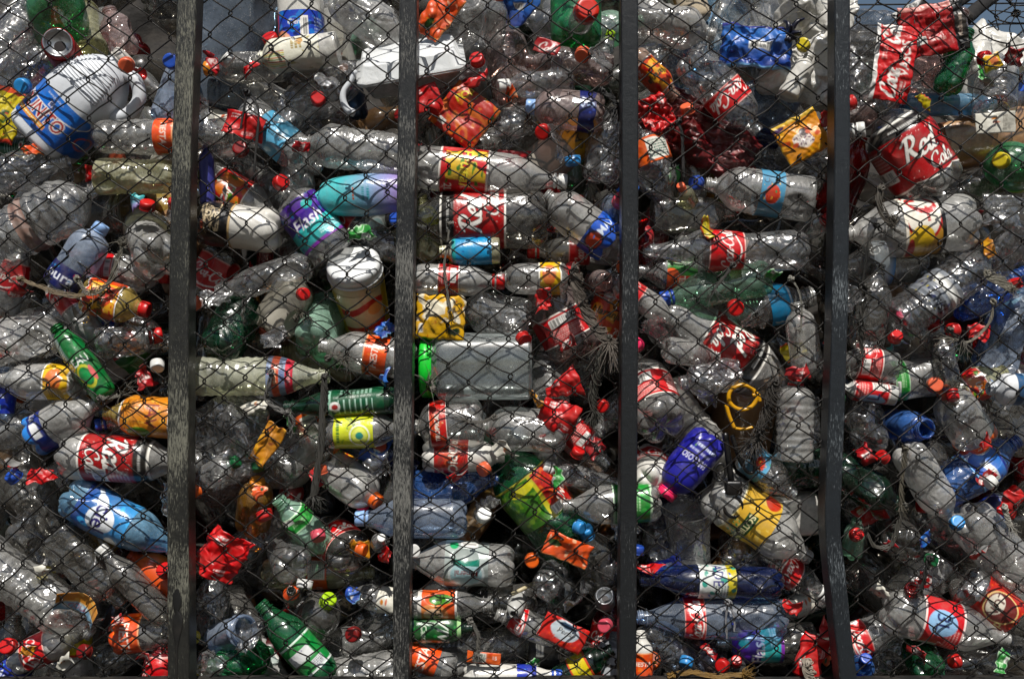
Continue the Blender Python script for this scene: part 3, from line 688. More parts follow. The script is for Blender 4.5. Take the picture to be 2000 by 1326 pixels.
@L_
def ciel(a, D, H):
    a.a[:] = lin('#2a6cb4'); a.grad('#16408c', '#3a90cc', 0, H); a.noise('#3aa4e4', 40, .5); a.noise('#1c4c94', 30, .8)
    a.ell(0.02 * D, .5 * H, .3 * D, .26 * H, '#e4e8ec', ang=15); a.ell(-.3 * D, .42 * H, .3 * D, .1 * H, '#dfe6ee', ang=30); a.stroke([(-.7 * D, .2 * H), (-.3 * D, .4 * H), (.1 * D, .3 * H)], 3, 5, 0, '#d8e4f0')
    a.text('ciel', 0, .5 * H, .3 * H, '#231a6c', sx=1.05); a.ell(.5 * D, .78 * H, .16 * D, .12 * H, '#dcdcd4')
    a.noise('#dfe8f0', 14, 1.15)
@L_
def greenring(a, D, H):
    a.a[:] = lin('#06642c'); a.noise('#0a8a40', 24, .6); a.rect(-a.w, .6 * H, -.18 * D, H, '#6f8f86'); a.lines(-.34 * D, .8 * H, .2 * D, .36 * H, 9, '#cdd8d2')
    a.text('BEAU', .02 * D, .5 * H, .13 * H, '#e8ece4', sx=.9); a.text('B', -.3 * D, .47 * H, .13 * H, '#d8b020')
    a.ell(.0, .24 * H, .3 * D, .2 * H, '#b4b428', ring=.25); a.ell(.27 * D, .24 * H, .09 * D, .13 * H, '#c85858'); a.ell(-.05 * D, .24 * H, .2 * D, .13 * H, '#0a8a44')
@L_
def yellowpic(a, D, H):
    a.a[:] = lin('#d8ac14'); a.ell(.1 * D, .55 * H, .34 * D, .3 * H, '#c86a28'); a.noise('#b84a20', 14, .6, -.3 * D, .5 * D); a.noise('#e8dcb0', 14, .9); a.lines(-.4 * D, .5 * H, .26 * D, .6 * H, 9, '#4a3a18'); a.rect(-a.w, .95 * H, a.w, H, Wt); a.rect(-a.w, 0, a.w, .05 * H, Wt)
@L_
def blueband(a, D, H):
    a.a[:] = lin('#0d2878'); a.rect(-a.w, 0, a.w, .3 * H, '#2a7ed0'); a.rect(-.22 * D, .42 * H, .2 * D, .8 * H, '#e0e2e4'); a.text('AGUA', -.5 * D, .6 * H, .25 * H, Wt); a.noise('#0a1a58', 16, .8)
@L_
def bluesmall(a, D, H):
    a.a[:] = lin('#142e9c'); a.noise('#5cb4e0', 14, .9); a.text('Agua', 0, .62 * H, .3 * H, '#dce4f4'); a.ell(.1 * D, .2 * H, .14 * D, .16 * H, '#7cc8ec')
@L_
def ogr(a, D, H):
    a.a[:] = lin('#146a18'); W = a.w; a.rect(-W, 0, -.1 * D, H, '#b41414'); a.ell(-.2 * D, .85 * H, .3 * D, .3 * H, '#e0561c'); a.text('DEL', -.3 * D, .5 * H, .2 * H, '#e8e8d8'); a.noise('#1c8a20', 18, .5, .1 * D); a.lines(.4 * D, .5 * H, .3 * D, .5 * H, 5, '#b8d0a8')
@L_
def nectar(a, D, H):
    a.a[:] = lin('#c87a14'); a.noise('#d89c30', 24, .4); a.noise('#8a3c10', 14, .85); a.rect(-a.w, .96 * H, a.w, H, Wt); a.rect(-a.w, 0, a.w, .05 * H, Wt); a.text('JAV', 0.1 * D, .4 * H, .3 * H, '#7c1c10', ang=180); a.ell(-.4 * D, .6 * H, .18 * D, .22 * H, '#4c7c1c')
@L_
def lime(a, D, H):
    a.a[:] = lin('#c4cc18'); a.noise('#7ca020', 16, .75); a.noise('#e4e890', 14, .9); a.ell(.1 * D, .66 * H, .3 * D, .26 * H, '#e8ecd8', ring=.14); a.ell(.1 * D, .66 * H, .22 * D, .18 * H, '#d8e060'); a.ell(.1 * D, .66 * H, .1 * D, .1 * H, '#2a8a7a'); a.text('Lima', -.36 * D, .45 * H, .16 * H, '#1a5a4a', ang=40); a.lines(0, .12 * H, .6 * D, .14 * H, 1, '#2a6a1a')
@L_
def darkgreen(a, D, H):
    a.a[:] = lin('#064a2c'); a.rect(-a.w, .95 * H, a.w, H, '#7fae98')
    for k in range(7): a.rect(-.4 * D, (.2 + .1 * k) * H, .15 * D, (.22 + .1 * k) * H, '#a8c8b8')
    a.ell(-.1 * D, .88 * H, .2 * D, .1 * H, '#e0e0da'); a.ell(-.1 * D, .88 * H, .1 * D, .06 * H, '#a02020'); a.lines(.5 * D, .5 * H, .3 * D, .6 * H, 8, '#88b09c'); a.rect(-.5 * D, .1 * H, -.45 * D, .9 * H, '#b89838')
@L_
def mayo(a, D, H):
    a.a[:] = lin('#d2c69a'); W = a.w; a.rect(.42 * D, 0, W, H, '#b89a20'); a.rect(-W, 0, -.5 * D, H, '#b89a20')
    for x in np.arange(-.5 * D, .43 * D, .4):
        t = x / D; y = (.78 + .1 * math.sin(t * 5 + .4)) * H; a.rect(x, y - .14 * H, x + .6, y, '#b01208'); a.rect(x, (.24 + .1 * t) * H, x + .6, (.34 + .1 * t) * H, '#b83408')
    a.ell(.24 * D, .66 * H, .17 * D, .12 * H, '#d8a058'); a.noise('#a03818', 8, .9, .08 * D, .4 * D, .5 * H, .75 * H); a.text('FULL', .36 * D, .1 * H, .08 * H, '#2a1a08', ang=25)
@L_
def mango(a, D, H):
    a.a[:] = lin('#7c8aa4'); W = a.w; a.rect(-W, .72 * H, W, H, '#c01c38'); a.rect(-W, .2 * H, W, .48 * H, '#c8502c'); a.noise('#a02c20', 12, .8)
    for q in (0, W / 2, -W / 2): a.text('LIGERA', q, .86 * H, .12 * H, '#f0c8c8'); a.text('JUGOS', q, .58 * H, .2 * H, '#28408c', sx=.9); a.text('naranja', q, .33 * H, .17 * H, '#e8c8a0')
@L_
def navy(a, D, H):
    a.a[:] = lin('#0c1758'); a.text('OLO', .1 * D, .55 * H, .3 * H, '#a8c4ec', ang=90); a.ell(.15 * D, .8 * H, .14 * D, .1 * H, '#c8d4ec', ring=.3); a.noise('#24388c', 18, .7)
@L_
def tealcan(a, D, H):
    a.a[:] = lin('#0f86b8'); a.noise('#0a5a94', 22, .7); a.noise('#38a8d0', 12, 1.); a.rect(-a.w, .72 * H, a.w, .8 * H, '#1c9a9a'); a.rect(-a.w, .8 * H, a.w, H, '#bdb8a8'); a.rect(-.9 * D, .82 * H, -.3 * D, H, '#d0a418')
@L_
def skyblue(a, D, H):
    a.a[:] = lin('#1c98d0'); a.noise('#dfe8ea', 26, .7); a.noise('#0c5ca0', 20, .9); a.noise('#b0a060', 12, 1.15); a.rect(-a.w, .9 * H, a.w, .96 * H, '#e8eaea')
@L_
def skyfig(a, D, H):
    a.a[:] = lin('#4a8cae'); a.ell(-.1 * D, .5 * H, .22 * D, .3 * H, '#c83a20'); a.noise('#e0b030', 10, .7, -.35 * D, .2 * D); a.noise('#7a2018', 9, .9, -.35 * D, .2 * D); a.text('C', .2 * D, .8 * H, .25 * H, '#203a50'); a.noise('#3c8a50', 16, 1.)
@L_
def bluecap(a, D, H):
    a.a[:] = lin('#1650b8'); a.ell(-.25 * D, .6 * H, .26 * D, .34 * H, '#0c1440'); a.ell(-.25 * D, .6 * H, .2 * D, .28 * H, '#c84018'); a.text('MAX', .25 * D, .6 * H, .3 * H, '#d8e4f4'); a.noise('#2a7cd0', 16, .8)
@L_
def green(a, D, H):
    a.a[:] = lin('#17842c'); a.noise('#3cb048', 22, .5); a.noise('#0a5a1c', 16, .9); a.rect(-a.w, .94 * H, a.w, H, '#bcd8b8'); a.rect(-a.w, 0, a.w, .06 * H, '#bcd8b8'); a.bar(-.25 * D, .78 * H, .5 * D, .26 * H, 1); a.lines(.1 * D, .45 * H, .5 * D, .3 * H, 4, '#a8d8a0')
@L_
def greenwhite(a, D, H):
    a.a[:] = lin('#0c7c34'); a.rect(-a.w, .94 * H, a.w, H, '#cfe0d2'); a.rect(-a.w, 0, a.w, .05 * H, '#dfe6e0'); a.rect(-.35 * D, .4 * H, .38 * D, .72 * H, '#cfd0d0'); a.noise('#4a4a8a', 8, .8, -.33 * D, .36 * D, .42 * H, .7 * H); a.rect(.15 * D, .06 * H, .5 * D, .3 * H, '#c8cacc'); a.lines(.3 * D, .18 * H, .3 * D, .2 * H, 5, '#304038'); a.noise('#18a048', 18, .7, y0=.72 * H)
@L_
def solotos(a, D, H):
    a.a[:] = lin('#c49a2c'); a.noise('#d0b050', 28, .4); W = a.w; a.rect(-W, .0, W, .04 * H, '#e0d8b0')
    a.rect(-.1 * D, .3 * H, .62 * D, .58 * H, '#0c3a14'); a.text('SOTIROS', .26 * D, .44 * H, .17 * H, '#e6dca8'); a.noise('#1c8a4c', 10, .3, .1 * D, .6 * D, .12 * H, .3 * H); a.noise('#c8e0d0', 8, .9, .1 * D, .6 * D, .12 * H, .3 * H)
    a.ell(-.55 * D, .75 * H, .2 * D, .2 * H, '#b02c14'); a.text('2', -.3 * D, .14 * H, .12 * H, '#28200a')
@L_
def tropic(a, D, H):
    a.a[:] = lin('#c0902c'); W = a.w; a.grad('#a87420', '#c8a440', 0, H); a.ell(.3 * D, .52 * H, .6 * D, .5 * H, '#b01414'); a.ell(.3 * D, .52 * H, .54 * D, .44 * H, '#dcd6c8'); a.rect(-W, 0, W, .09 * H, '#0c0c0c', ); a.rect(-W, .93 * H, W, H, '#e0d8c8')
    a.script('C', .36 * D, .5 * H, .62 * H, '#b01018', wt=.13, shear=.1); a.lines(.2 * D, .4 * H, .3 * D, .14 * H, 1, '#b01018'); a.ell(-.2 * D, .6 * H, .2 * D, .3 * H, '#d8b020'); a.ell(-.45 * D, .86 * H, .24 * D, .1 * H, '#a81414'); a.lines(-.55 * D, .4 * H, .4 * D, .3 * H, 3, '#8a6008'); a.noise('#0c2c18', 20, 1.0, y1=.3 * H)
@L_
def aguawhite(a, D, H):
    a.a[:] = lin('#ccd6de'); a.grad('#cfd6dc', '#3c86c8', .35 * H, 0); a.text('ag', -.15 * D, .6 * H, .26 * H, '#1a2848', ang=0); a.text('agua', .4 * D, .4 * H, .22 * H, '#1a3a70')
@L_
def cristal(a, D, H):
    a.a[:] = lin('#70757c'); a.rect(-.5 * D, .55 * H, .5 * D, .85 * H, '#dcdcd8'); a.text('Crist', .05 * D, .26 * H, .36 * H, '#16161c', shear=.2); a.noise('#28305c', 22, .5, y1=.5 * H); a.noise('#a89a30', 18, .9, y1=.6 * H); a.text('Crist', .05 * D, .26 * H, .36 * H, '#16161c', shear=.2)
@L_
def emblem(a, D, H):
    a.a[:] = lin('#b01c10'); a.noise('#d05014', 20, .6); a.noise('#3c6c18', 16, .95); a.ell(0, .5 * H, .36 * D, .42 * H, '#d8b878'); a.ell(0, .5 * H, .33 * D, .38 * H, '#6a1a18'); a.ell(0, .36 * H, .25 * D, .2 * H, '#d4ccbc'); a.text('LUN', .0, .4 * H, .22 * H, '#4a1418'); a.text('de', .42 * D, .75 * H, .2 * H, '#e8d890')
@L_
def blueade(a, D, H):
    a.a[:] = lin('#c8ccc8'); a.rect(-a.w, .0, a.w, .25 * H, '#b8a818'); a.noise('#2c9080', 26, .4); a.noise('#1c3c9c', 22, .75); a.noise('#58a020', 16, .9, y1=.5 * H); a.text('ADE', .35 * D, .5 * H, .28 * H, '#1a1c6c', ang=180); a.lines(-.2 * D, .4 * H, .4 * D, .4 * H, 5, '#5a6a68'); a.rect(-a.w, .94 * H, a.w, H, '#dfe2e2')
@L_
def mineral(a, D, H):
    a.a[:] = lin('#9aa4a0'); a.ell(-.15 * D, .5 * H, .36 * D, .42 * H, '#d4dedc'); a.ell(-.15 * D, .5 * H, .3 * D, .36 * H, '#a8ccd0'); a.text('Mineral', -.12 * D, .5 * H, .16 * H, '#8a1c24', ang=90, sx=.8); a.rect(.05 * D, .2 * H, .22 * D, .8 * H, '#0c6a58'); a.bar(.62 * D, .45 * H, .22 * D, .4 * H); a.ell(.55 * D, .8 * H, .12 * D, .1 * H, '#1c9a5c')
@L_
def indigo(a, D, H):
    a.a[:] = lin('#1c1c86'); a.noise('#2a2aa8', 24, .5)
    for q in (.1 * D, a.w / 2): a.text('FABULOSO', q, .6 * H, .17 * H, '#d8d8ec', sx=.66); a.lines(q, .38 * H, .6 * D, .12 * H, 1, '#b0b4dc')
    a.noise('#6a9c28', 12, .8, 0, D, 0, .3 * H); a.lines(.0, .2 * H, .6 * D, .14 * H, 1, '#c8d0e8')
@L_
def active(a, D, H):
    a.a[:] = lin('#b0a28a'); a.text('ACTIVE', .0, .5 * H, .2 * H, '#20140c', ang=70, sx=.8); a.rect(-.6 * D, .1 * H, -.3 * D, .6 * H, '#8a2c18'); a.rect(.4 * D, 0, .5 * D, H, '#6a4c20')
@L_
def vive(a, D, H):
    a.a[:] = lin('#0b4a1c'); a.noise('#187c30', 20, .6); a.text('VIVE', .1 * D, .62 * H, .24 * H, '#cfd8cc', shear=.3); a.text('Cascara', .2 * D, .22 * H, .12 * H, '#c8d8c0'); a.noise('#c8a018', 14, 1.1); a.rect(-a.w, .92 * H, a.w, H, '#9cc888')
@L_
def tropicpen(a, D, H):
    a.a[:] = lin('#c41c14'); a.ell(0, .62 * H, .5 * D, .36 * H, '#b8c4cc'); a.ell(.05 * D, .82 * H, .3 * D, .1 * H, '#1c3a58'); a.text('Penaj', .05 * D, .56 * H, .3 * H, '#f0ece4', shear=.2); a.text('Penaj', .05 * D, .56 * H, .26 * H, '#101824', shear=.2, sx=1.1); a.noise('#e04018', 16, .6, y1=.35 * H); a.noise('#e8c8b8', 10, 1.0, y1=.3 * H)
@L_
def bluefilm(a, D, H):
    a.a[:] = lin('#123c9c'); a.grad('#0f2c86', '#2a74c8', 0, H); a.noise('#0c1c66', 18, .7); a.noise('#4c9cdc', 9, 1.05); a.rect(-.2 * D, .42 * H, .32 * D, .64 * H, '#c8d4e4'); a.bar(.06 * D, .53 * H, .5 * D, .2 * H); a.rect(-a.w, .93 * H, a.w, H, '#0c2080'); a.rect(-a.w, 0, a.w, .06 * H, '#7cb4e0')
@L_
def candy(a, D, H):
    a.a[:] = lin('#dc8c0a'); a.noise('#e8a818', 30, .4); a.rect(-a.w, .9 * H, a.w, H, '#d8b030'); a.ell(-.05 * D, .42 * H, .36 * D, .17 * H, '#e8dcd0', ang=-30); a.noise('#5a1c4c', 9, .2, -.35 * D, .3 * D, .28 * H, .56 * H); a.ell(.1 * D, .58 * H, .16 * D, .1 * H, '#2c1420'); a.text('PULPI', -.05 * D, .38 * H, .09 * H, '#f4ecec', ang=-30)
    for k in range(7): a.ell(a.rng.uniform(-.7, .7) * D, a.rng.uniform(0, 1) * H, .09 * D, .05 * H, '#c84810')
    a.ell(-.6 * D, .88 * H, .2 * D, .05 * H, '#3c1048')
@L_
def cokesheet(a, D, H):
    a.a[:] = lin('#c80a12'); a.rect(-a.w, .9 * H, a.w, H, '#dcdad6')
    a.script('Coca', -.44 * D, .56 * H, .42 * H, '#f4efe8', wt=.1, sx=.8); a.script('Cola', .6 * D, .62 * H, .4 * H, '#f4efe8', wt=.1, sx=.7); a.text('VASOS', .1 * D, .24 * H, .26 * H, '#efeae2', shear=.1, sx=.85); a.lines(.2 * D, .74 * H, .3 * D, .14 * H, 2, '#e89a94'); a.lines(-.5 * D, .2 * H, .26 * D, .2 * H, 2, '#f0d0c8')
@L_
def salmon(a, D, H): a.a[:] = lin('#80665c'); a.noise('#8c7870', 30, .1); a.noise('#905844', 22, .8)
@L_
def greenmix(a, D, H):
    a.a[:] = lin('#2f6410'); a.noise('#5c8414', 30, .35); a.noise('#a0a01c', 16, 1.); a.noise('#124a14', 24, .6); W = a.w
    a.rect(.12 * D, .04 * H, .75 * D, .96 * H, '#a81410'); a.noise('#c8500c', 22, .3, .12 * D, .75 * D); a.noise('#701008', 14, .8, .12 * D, .75 * D); a.text('Uva', .42 * D, .3 * H, .22 * H, '#e8e4d8', ang=40, shear=.2); a.rect(.06 * D, 0, .12 * D, H, '#b0a820'); a.ell(-.1 * D, .8 * H, .2 * D, .1 * H, '#c8c020'); a.bar(.2 * D, .12 * H, .18 * D, .14 * H)
    a.rect(-W, .96 * H, W, H, '#a8a030')
@L_
def redblack(a, D, H):
    a.a[:] = lin('#98060c'); a.rect(.5 * D, 0, a.w, H, '#08080a'); a.text('Media sala', .62 * D, .5 * H, .09 * D, '#c8b8a8', ang=90); a.noise('#c01820', 30, .6, -a.w, .48 * D); a.bar(-.35 * D, .3 * H, .26 * D, .16 * H); a.lines(.1 * D, .3 * H, .3 * D, .1 * H, 1, '#c08a80'); a.rect(-a.w, .9 * H, .5 * D, H, '#d89088')
@L_
def blackfilm(a, D, H): a.a[:] = lin('#141414'); a.noise('#3c3c3a', 16, .5); a.rect(-a.w, .94 * H, a.w, H, '#a8a8a4')
@L_
def fruitbox(a, D, H):
    a.a[:] = lin('#b01c0c'); a.noise('#c86014', 30, .2); a.noise('#2c5a18', 24, .85); a.noise('#e0902c', 16, .9); a.rect(.74 * D, 0, a.w, H, '#c08a50'); a.text('POP', -.35 * D, .82 * H, .16 * H, '#e0d020', ang=60); a.bar(-.45 * D, .15 * H, .22 * D, .1 * H)
@L_
def yellowbag(a, D, H):
    a.a[:] = lin('#dca80c'); a.noise('#e8e0c8', 30, .25, y0=.4 * H); a.noise('#c0500c', 16, .9); a.ell(-.2 * D, .7 * H, .4 * D, .2 * H, '#e6ddc4'); a.lines(.0, .4 * H, .5 * D, .16 * H, 3, '#a8780c'); a.bar(-.6 * D, .25 * H, .14 * D, .2 * H); a.text('ES', .55 * D, .75 * H, .2 * H, '#30240a', ang=90); a.ell(.45 * D, .18 * H, .2 * D, .1 * H, '#16301c')
@L_
def orangewrap(a, D, H):
    a.a[:] = lin('#d84c0c'); a.noise('#e8b088', 22, .55); a.noise('#f0e0c8', 13, 1.0); a.ell(-.45 * D, .55 * H, .22 * D, .14 * H, '#1c3c10'); a.noise('#c8a018', 12, .8, -.8 * D, -.2 * D); a.rect(-a.w, .0, a.w, .06 * H, '#e08848')
@L_
def redsheet(a, D, H):
    a.a[:] = lin('#c20a10'); a.noise('#a0060c', 24, .6); a.noise('#c86a68', 22, .95); a.lines(-.3 * D, .8 * H, .4 * D, .2 * H, 2, '#f0e4e0'); a.lines(.25 * D, .2 * H, .4 * D, .14 * H, 2, '#f0d0cc')
@L_
def goldwrap(a, D, H): a.a[:] = lin('#c07c10'); a.noise('#8a4408', 16, .6); a.noise('#e0c880', 10, .9); a.noise('#d89c20', 30, .5)
@L_
def chips(a, D, H):
    a.a[:] = lin('#c88428'); a.noise('#d8a850', 24, .4); a.rect(-a.w, 0, a.w, .42 * H, '#7aa8c8'); a.noise('#c8d8e0', 20, .3, y1=.4 * H); a.text('COLA', -.1 * D, .24 * H, .26 * H, '#a01824', sx=.9); a.rect(-a.w, .42 * H, a.w, .46 * H, '#e0c890')
@L_
def yellowred(a, D, H): a.a[:] = lin('#c8b40c'); a.noise('#3c6c14', 12, .8); a.noise('#b8300c', 14, .95); a.rect(-a.w, .88 * H, a.w, H, '#b83c10'); a.rect(-a.w, 0, a.w, .08 * H, '#b02410'); a.text('2.5', -.1 * D, .45 * H, .24 * H, '#285010')
@L_
def lightblue(a, D, H):
    a.a[:] = lin('#4c9cc0'); a.noise('#8cc4d8', 24, .5); a.noise('#2a78a0', 16, .9)
    a.text('Aguafre', -.05 * D, .5 * H, .25 * D, '#0a141c', ang=90, shear=.3, sx=.75)
@L_
def opal(a, D, H):
    a.a[:] = lin('#48b4b8'); a.grad('#9a7cc0', '#3cacb0', 0, .8 * H); a.lines(.0, .45 * H, .34 * D, .12 * H, 2, '#1c7c84'); a.lines(.0, .6 * H, .3 * D, .04 * H, 1, '#a84818'); a.lines(0, .2 * H, .4 * D, .06 * H, 2, '#50406c')
@L_
def creamyellow(a, D, H):
    a.a[:] = lin('#b88a08'); a.noise('#c89c20', 22, .6); a.text('SALES', 0, .7 * H, .24 * H, '#1c1608'); a.lines(.1 * D, .3 * H, .6 * D, .3 * H, 3, '#2a200a')
@L_
def greyinfo(a, D, H): a.a[:] = lin('#1a1a1c'); a.bar(-.2 * D, .6 * H, .4 * D, .5 * H); a.noise('#34343a', 20, .6)
@L_
def metalred(a, D, H): a.a[:] = lin('#a4101a'); a.noise('#7c0810', 20, .7); a.script('Cola', 0, .45 * H, .3 * H, '#e4dcd6', ang=90, wt=.1)
@L_
def redknot(a, D, H): a.a[:] = lin('#9c0a12'); a.script('Cola', 0, .5 * H, .55 * H, '#e4dcd6', wt=.1)
@L_
def redfilm(a, D, H):
    a.a[:] = lin('#58060b'); a.noise('#74101a', 40, .4); a.noise('#400306', 26, .8); a.text('FRUTA', .5 * D, .45 * H, .16 * H, '#c8908c', ang=70)
    for k in range(5): a.stroke([(-.5 * D + k * 6, .35 * H), (-.46 * D + k * 6, .55 * H), (-.4 * D + k * 6, .7 * H)], .5, .7, 0, '#b85a54')
@L_
def silver(a, D, H): a.a[:] = lin('#a8acb0'); a.rect(-a.w, .0, a.w, .35 * H, '#c03410'); a.noise('#2a2c30', 14, .9); a.rect(-a.w, .55 * H, a.w, .62 * H, '#1a1a1e')
@L_
def whiteblue(a, D, H): a.a[:] = lin('#d4d6d8'); a.rect(-a.w, .25 * H, a.w, .7 * H, '#1c4c74'); a.rect(-a.w, .46 * H, a.w, .5 * H, '#a8c0d0')
@L_
def lilacbits(a, D, H): a.a[:] = lin('#b8b4cc'); a.noise('#5c4cb0', 14, .4); a.noise('#c88a94', 12, .8); a.noise('#e4e2e8', 14, .7)
# ------------------------------------------------------------ the heap, item by item: B(x, y, neck direction, length, diameter, label), sizes in mm
# --- left bay
B(162, 194, 43, 238, 138, 'white gallon bleach jug with ribbed shoulder, handle and blue label', k='jug', m='#c9cdd2', cap='#c4c0b8', lab='jugblue', lt=(.10, .44), c=.1, flat=.0, sq=.35, neck=.021, name='jug', cat='jug', o=-1, s='white jug', tilt=4, rot=-4)
B(112, 22, 100, 170, 110, 'green plastic bottle with a yellow cap facing out, above the red can', m='agreen', cap='yellow', tilt=62, s='green yellow-capped bottle', c=.35)
B(158, 62, 100, 130, 84, 'pale jar with its ringed round base turned outward beside the red can', k='jar', m='yellowish', tilt=-50, c=.4, ribs=4, name='plastic_jar', cat='jar', s='ringed pale jar')
B(230, 62, 112, 96, 66, 'milky clear crumpled bottle lying just over the white jug cap', m='pink', c=.7, s='milky crumpled bottle', o=2)
B(122, 100, 118, 118, 62, 'red drinks can with its silver open lid facing out', k='can', m='#9a0d14', lab='metalred', lt=(.1, .88), tilt=74, c=.25, flat=.02, cat='can', name='drinks_can', s='red can', o=0)
B(52, 142, 42, 210, 78, 'clear wrinkled bottle lying diagonally under the red can', m='crisp', c=.85, ribs=8, s='wrinkled bottle')
B(18, 82, 70, 170, 90, 'clear glinting bottle at the frame edge by the red can', m='crisp', c=.8)
S_(4, 222, -15, 70, 110, 'yellow and green printed wrapper at the edge beside the white jug', 'yellowred', thick=12, s='yellow edge wrapper', o=2)
B(48, 292, 5, 120, 50, 'small bottle with a green and white striped label below the white jug', m='dgreen', lab='darkgreen', c=.4, o=2)
B(318, 268, 0, 262, 76, 'clear dimpled bottle with a torn orange label passing behind the left post', k='soda', m='dusty', lab='orange', lt=(.47, .62), c=.42, ribs=5, zr=(.1, .46), o=-1, s='orange-banded dimpled bottle')
B(290, 345, 0, 200, 78, 'clear bottle with a faint yellow label behind the left post', k='water', m='yellowish', c=.6, ribs=10, lab=None, s='yellowish bottle')
B(300, 405, 2, 170, 56, 'clear bottle with an amber tint, under the faint yellow bottle', m='ochre', c=.6, o=2)
B(40, 335, 12, 190, 84, 'clear glinting bottle lying flat below the yellow wrapper', m='crisp', c=.85, s='flat glinting bottle')
B(95, 355, 60, 160, 80, 'clear bottle with bright wet glints above the peach ribbed bottle', m='clear', c=.9)
B(72, 432, 28, 280, 118, 'big ribbed clear bottle with a faded peach label under the jug', k='water', m='clear', lab='salmon', lt=(.4, .5), ribs=9, zr=(.05, .78), ribamp=.06, c=.45, s='big peach ribbed bottle', o=-1)
B(160, 400, 24, 190, 84, 'clear finely ribbed bottle lying behind the peach ribbed bottle', k='water', m='crisp', ribs=12, zr=(.05, .8), c=.4, o=2)
B(225, 412, 6, 120, 92, 'clear jar end showing a round rim over the petal-based bottle', k='jar', m='smoky', tilt=55, c=.4, name='plastic_jar', cat='jar', s='clear jar end')
B(292, 462, 110, 200, 96, 'dusty clear bottle with its creased petal base facing out by the left post', m='dusty', tilt=-58, c=.4, s='petal-based bottle', o=0)
B(158, 505, 57, 152, 76, 'bluish water bottle with a blue cap and navy word label', k='round', m='bluish', cap='pblue', lab='pura', lt=(.06, .36), c=.35, s='navy-labelled water bottle', o=0)
B(25, 548, 70, 150, 62, 'clear bottle with a torn red label at the edge by the twine', m='dusty', lab='coke', lt=(.35, .75), c=.7, s='red-labelled edge bottle', o=0)
B(258, 535, -4, 140, 72, 'small clear bottle with a red cap and red label beside the left post', k='soda', m='dusty', cap='red', lab='redinfo', lt=(.04, .3), c=.4, s='red-capped bottle', o=0)
B(225, 590, -14, 130, 72, 'bottle with an orange brown label and red cap below the twine', m='ochre', cap='red', lab='punch', lt=(.08, .62), c=.5, s='orange brown labelled bottle', o=0)
B(160, 625, -52, 180, 58, 'slim clear bottle with a red script label, lying steeply under the twine', m='dusty', lab='coke', lt=(.06, .36), c=.5, s='slim red-labelled bottle', o=0)
B(262, 645, -22, 170, 62, 'crumpled clear bottle with a small blue label beside the left post', m='clear', lab='bluesmall', lt=(.1, .32), c=.9, s='small blue label bottle')
B(66, 662, 10, 150, 100, 'caved in clear bottle above the yellow label bottle', m='dusty', c=.95, s='caved in bottle', o=0)
B(14, 645, 100, 140, 76, 'bottle wrapped in a red label with yellow print at the frame edge', m='clear', lab='fruitgreen', lt=(.1, .7), c=.6)
B(158, 705, 126, 168, 58, 'slim bright green bottle with a ring emblem', k='shampoo', m='#08702f', lab='greenring', lt=(.1, .86), c=.35, flat=.1, s='bright green bottle', o=-1)
B(72, 745, 178, 160, 78, 'clear bottle with a yellow and orange picture label under the green bottle', m='dusty', lab='yellowpic', lt=(.02, .34), c=.5, s='yellow picture label bottle', o=0)
B(4, 772, 85, 110, 52, 'small bottle with a blue and white label cut by the frame edge', m='bluish', lab='bluesmall', lt=(.2, .7), c=.4)
B(125, 822, 28, 150, 88, 'clear bottle with a wide blue and white band around its base end', k='soda', m='dusty', lab='blueband', lt=(.06, .34), c=.45, s='blue banded bottle', o=0)
B(232, 700, 35, 190, 80, 'clear ribbed bottle with an orange, red and green label near the left post', k='water', m='dusty', lab='ogr', lt=(.52, .8), c=.5, ribs=7, zr=(.1, .5), rot=20, s='tricolour label bottle')
B(285, 812, 176, 160, 82, 'bottle with an amber fruit juice label beside the left post', m='ochre', lab='nectar', lt=(.12, .78), c=.35, s='amber label bottle', o=0)
B(244, 896, -3, 250, 98, 'large bottle with a red cola label upside down near the left post', k='soda', m='dusty', lab='redcola_side', lt=(.2, .74), c=.3, s='upside down red cola bottle', o=-1, rot=-38)
B(32, 842, 15, 80, 62, 'clear threaded jar neck at the edge beside the blue banded bottle', k='jar', m='clear', tilt=12, c=.2, ribs=5, zr=(.2, .9), name='plastic_jar', cat='jar')
B(240, 1020, -27, 245, 97, 'large water bottle with a bright blue label and white ellipse', k='soda', m='lblue', lab='ciel', lt=(.16, .6), c=.45, s='big blue labelled bottle', o=-1)
B(62, 960, -62, 240, 90, 'dark clear crumpled bottle standing at the edge below the blue banded bottle', m='smoky', c=.9)
B(115, 1075, -30, 200, 96, 'murky clear crushed bottle under the big blue labelled bottle', m='smoky', c=.8, s='murky crushed bottle')
B(175, 1110, -48, 190, 74, 'clear flattened bottle between the murky bottle and the white cap', k='juice', m='smoky', sq=.6, c=.7)
B(192, 1062, 15, 120, 58, 'bottle with an olive yellow body under the big blue labelled bottle', m='ochre', c=.4, o=2)
B(262, 1140, 133, 190, 58, 'dark clear bottle with a white cap pointing up under the big blue label', m='smoky', cap='white', c=.4, s='white-capped bottle', o=0)
B(308, 1118, 150, 130, 70, 'bottle with a shiny orange wrap disappearing behind the left post', m='#c84a14', c=.5, s='orange wrapped bottle')
B(70, 1160, -36, 270, 108, 'big clear ribbed bottle lying across the lower left corner', k='water', m='dusty', ribs=11, zr=(.05, .8), c=.5, s='big lower ribbed bottle', o=0)
S_(162, 1178, -28, 84, 44, 'curled loose label with a blue strip and print, orange inside', 'chips', thick=2, curl=-30, crump=.5, o=0, cat='label', name='loose_label', s='curled loose label', pitch=-20)
B(92, 1262, 22, 150, 66, 'clear bottle with a red info label in the lower left corner', m='dusty', lab='coke', lt=(.22, .56), c=.5, s='lower left red label bottle', o=0)
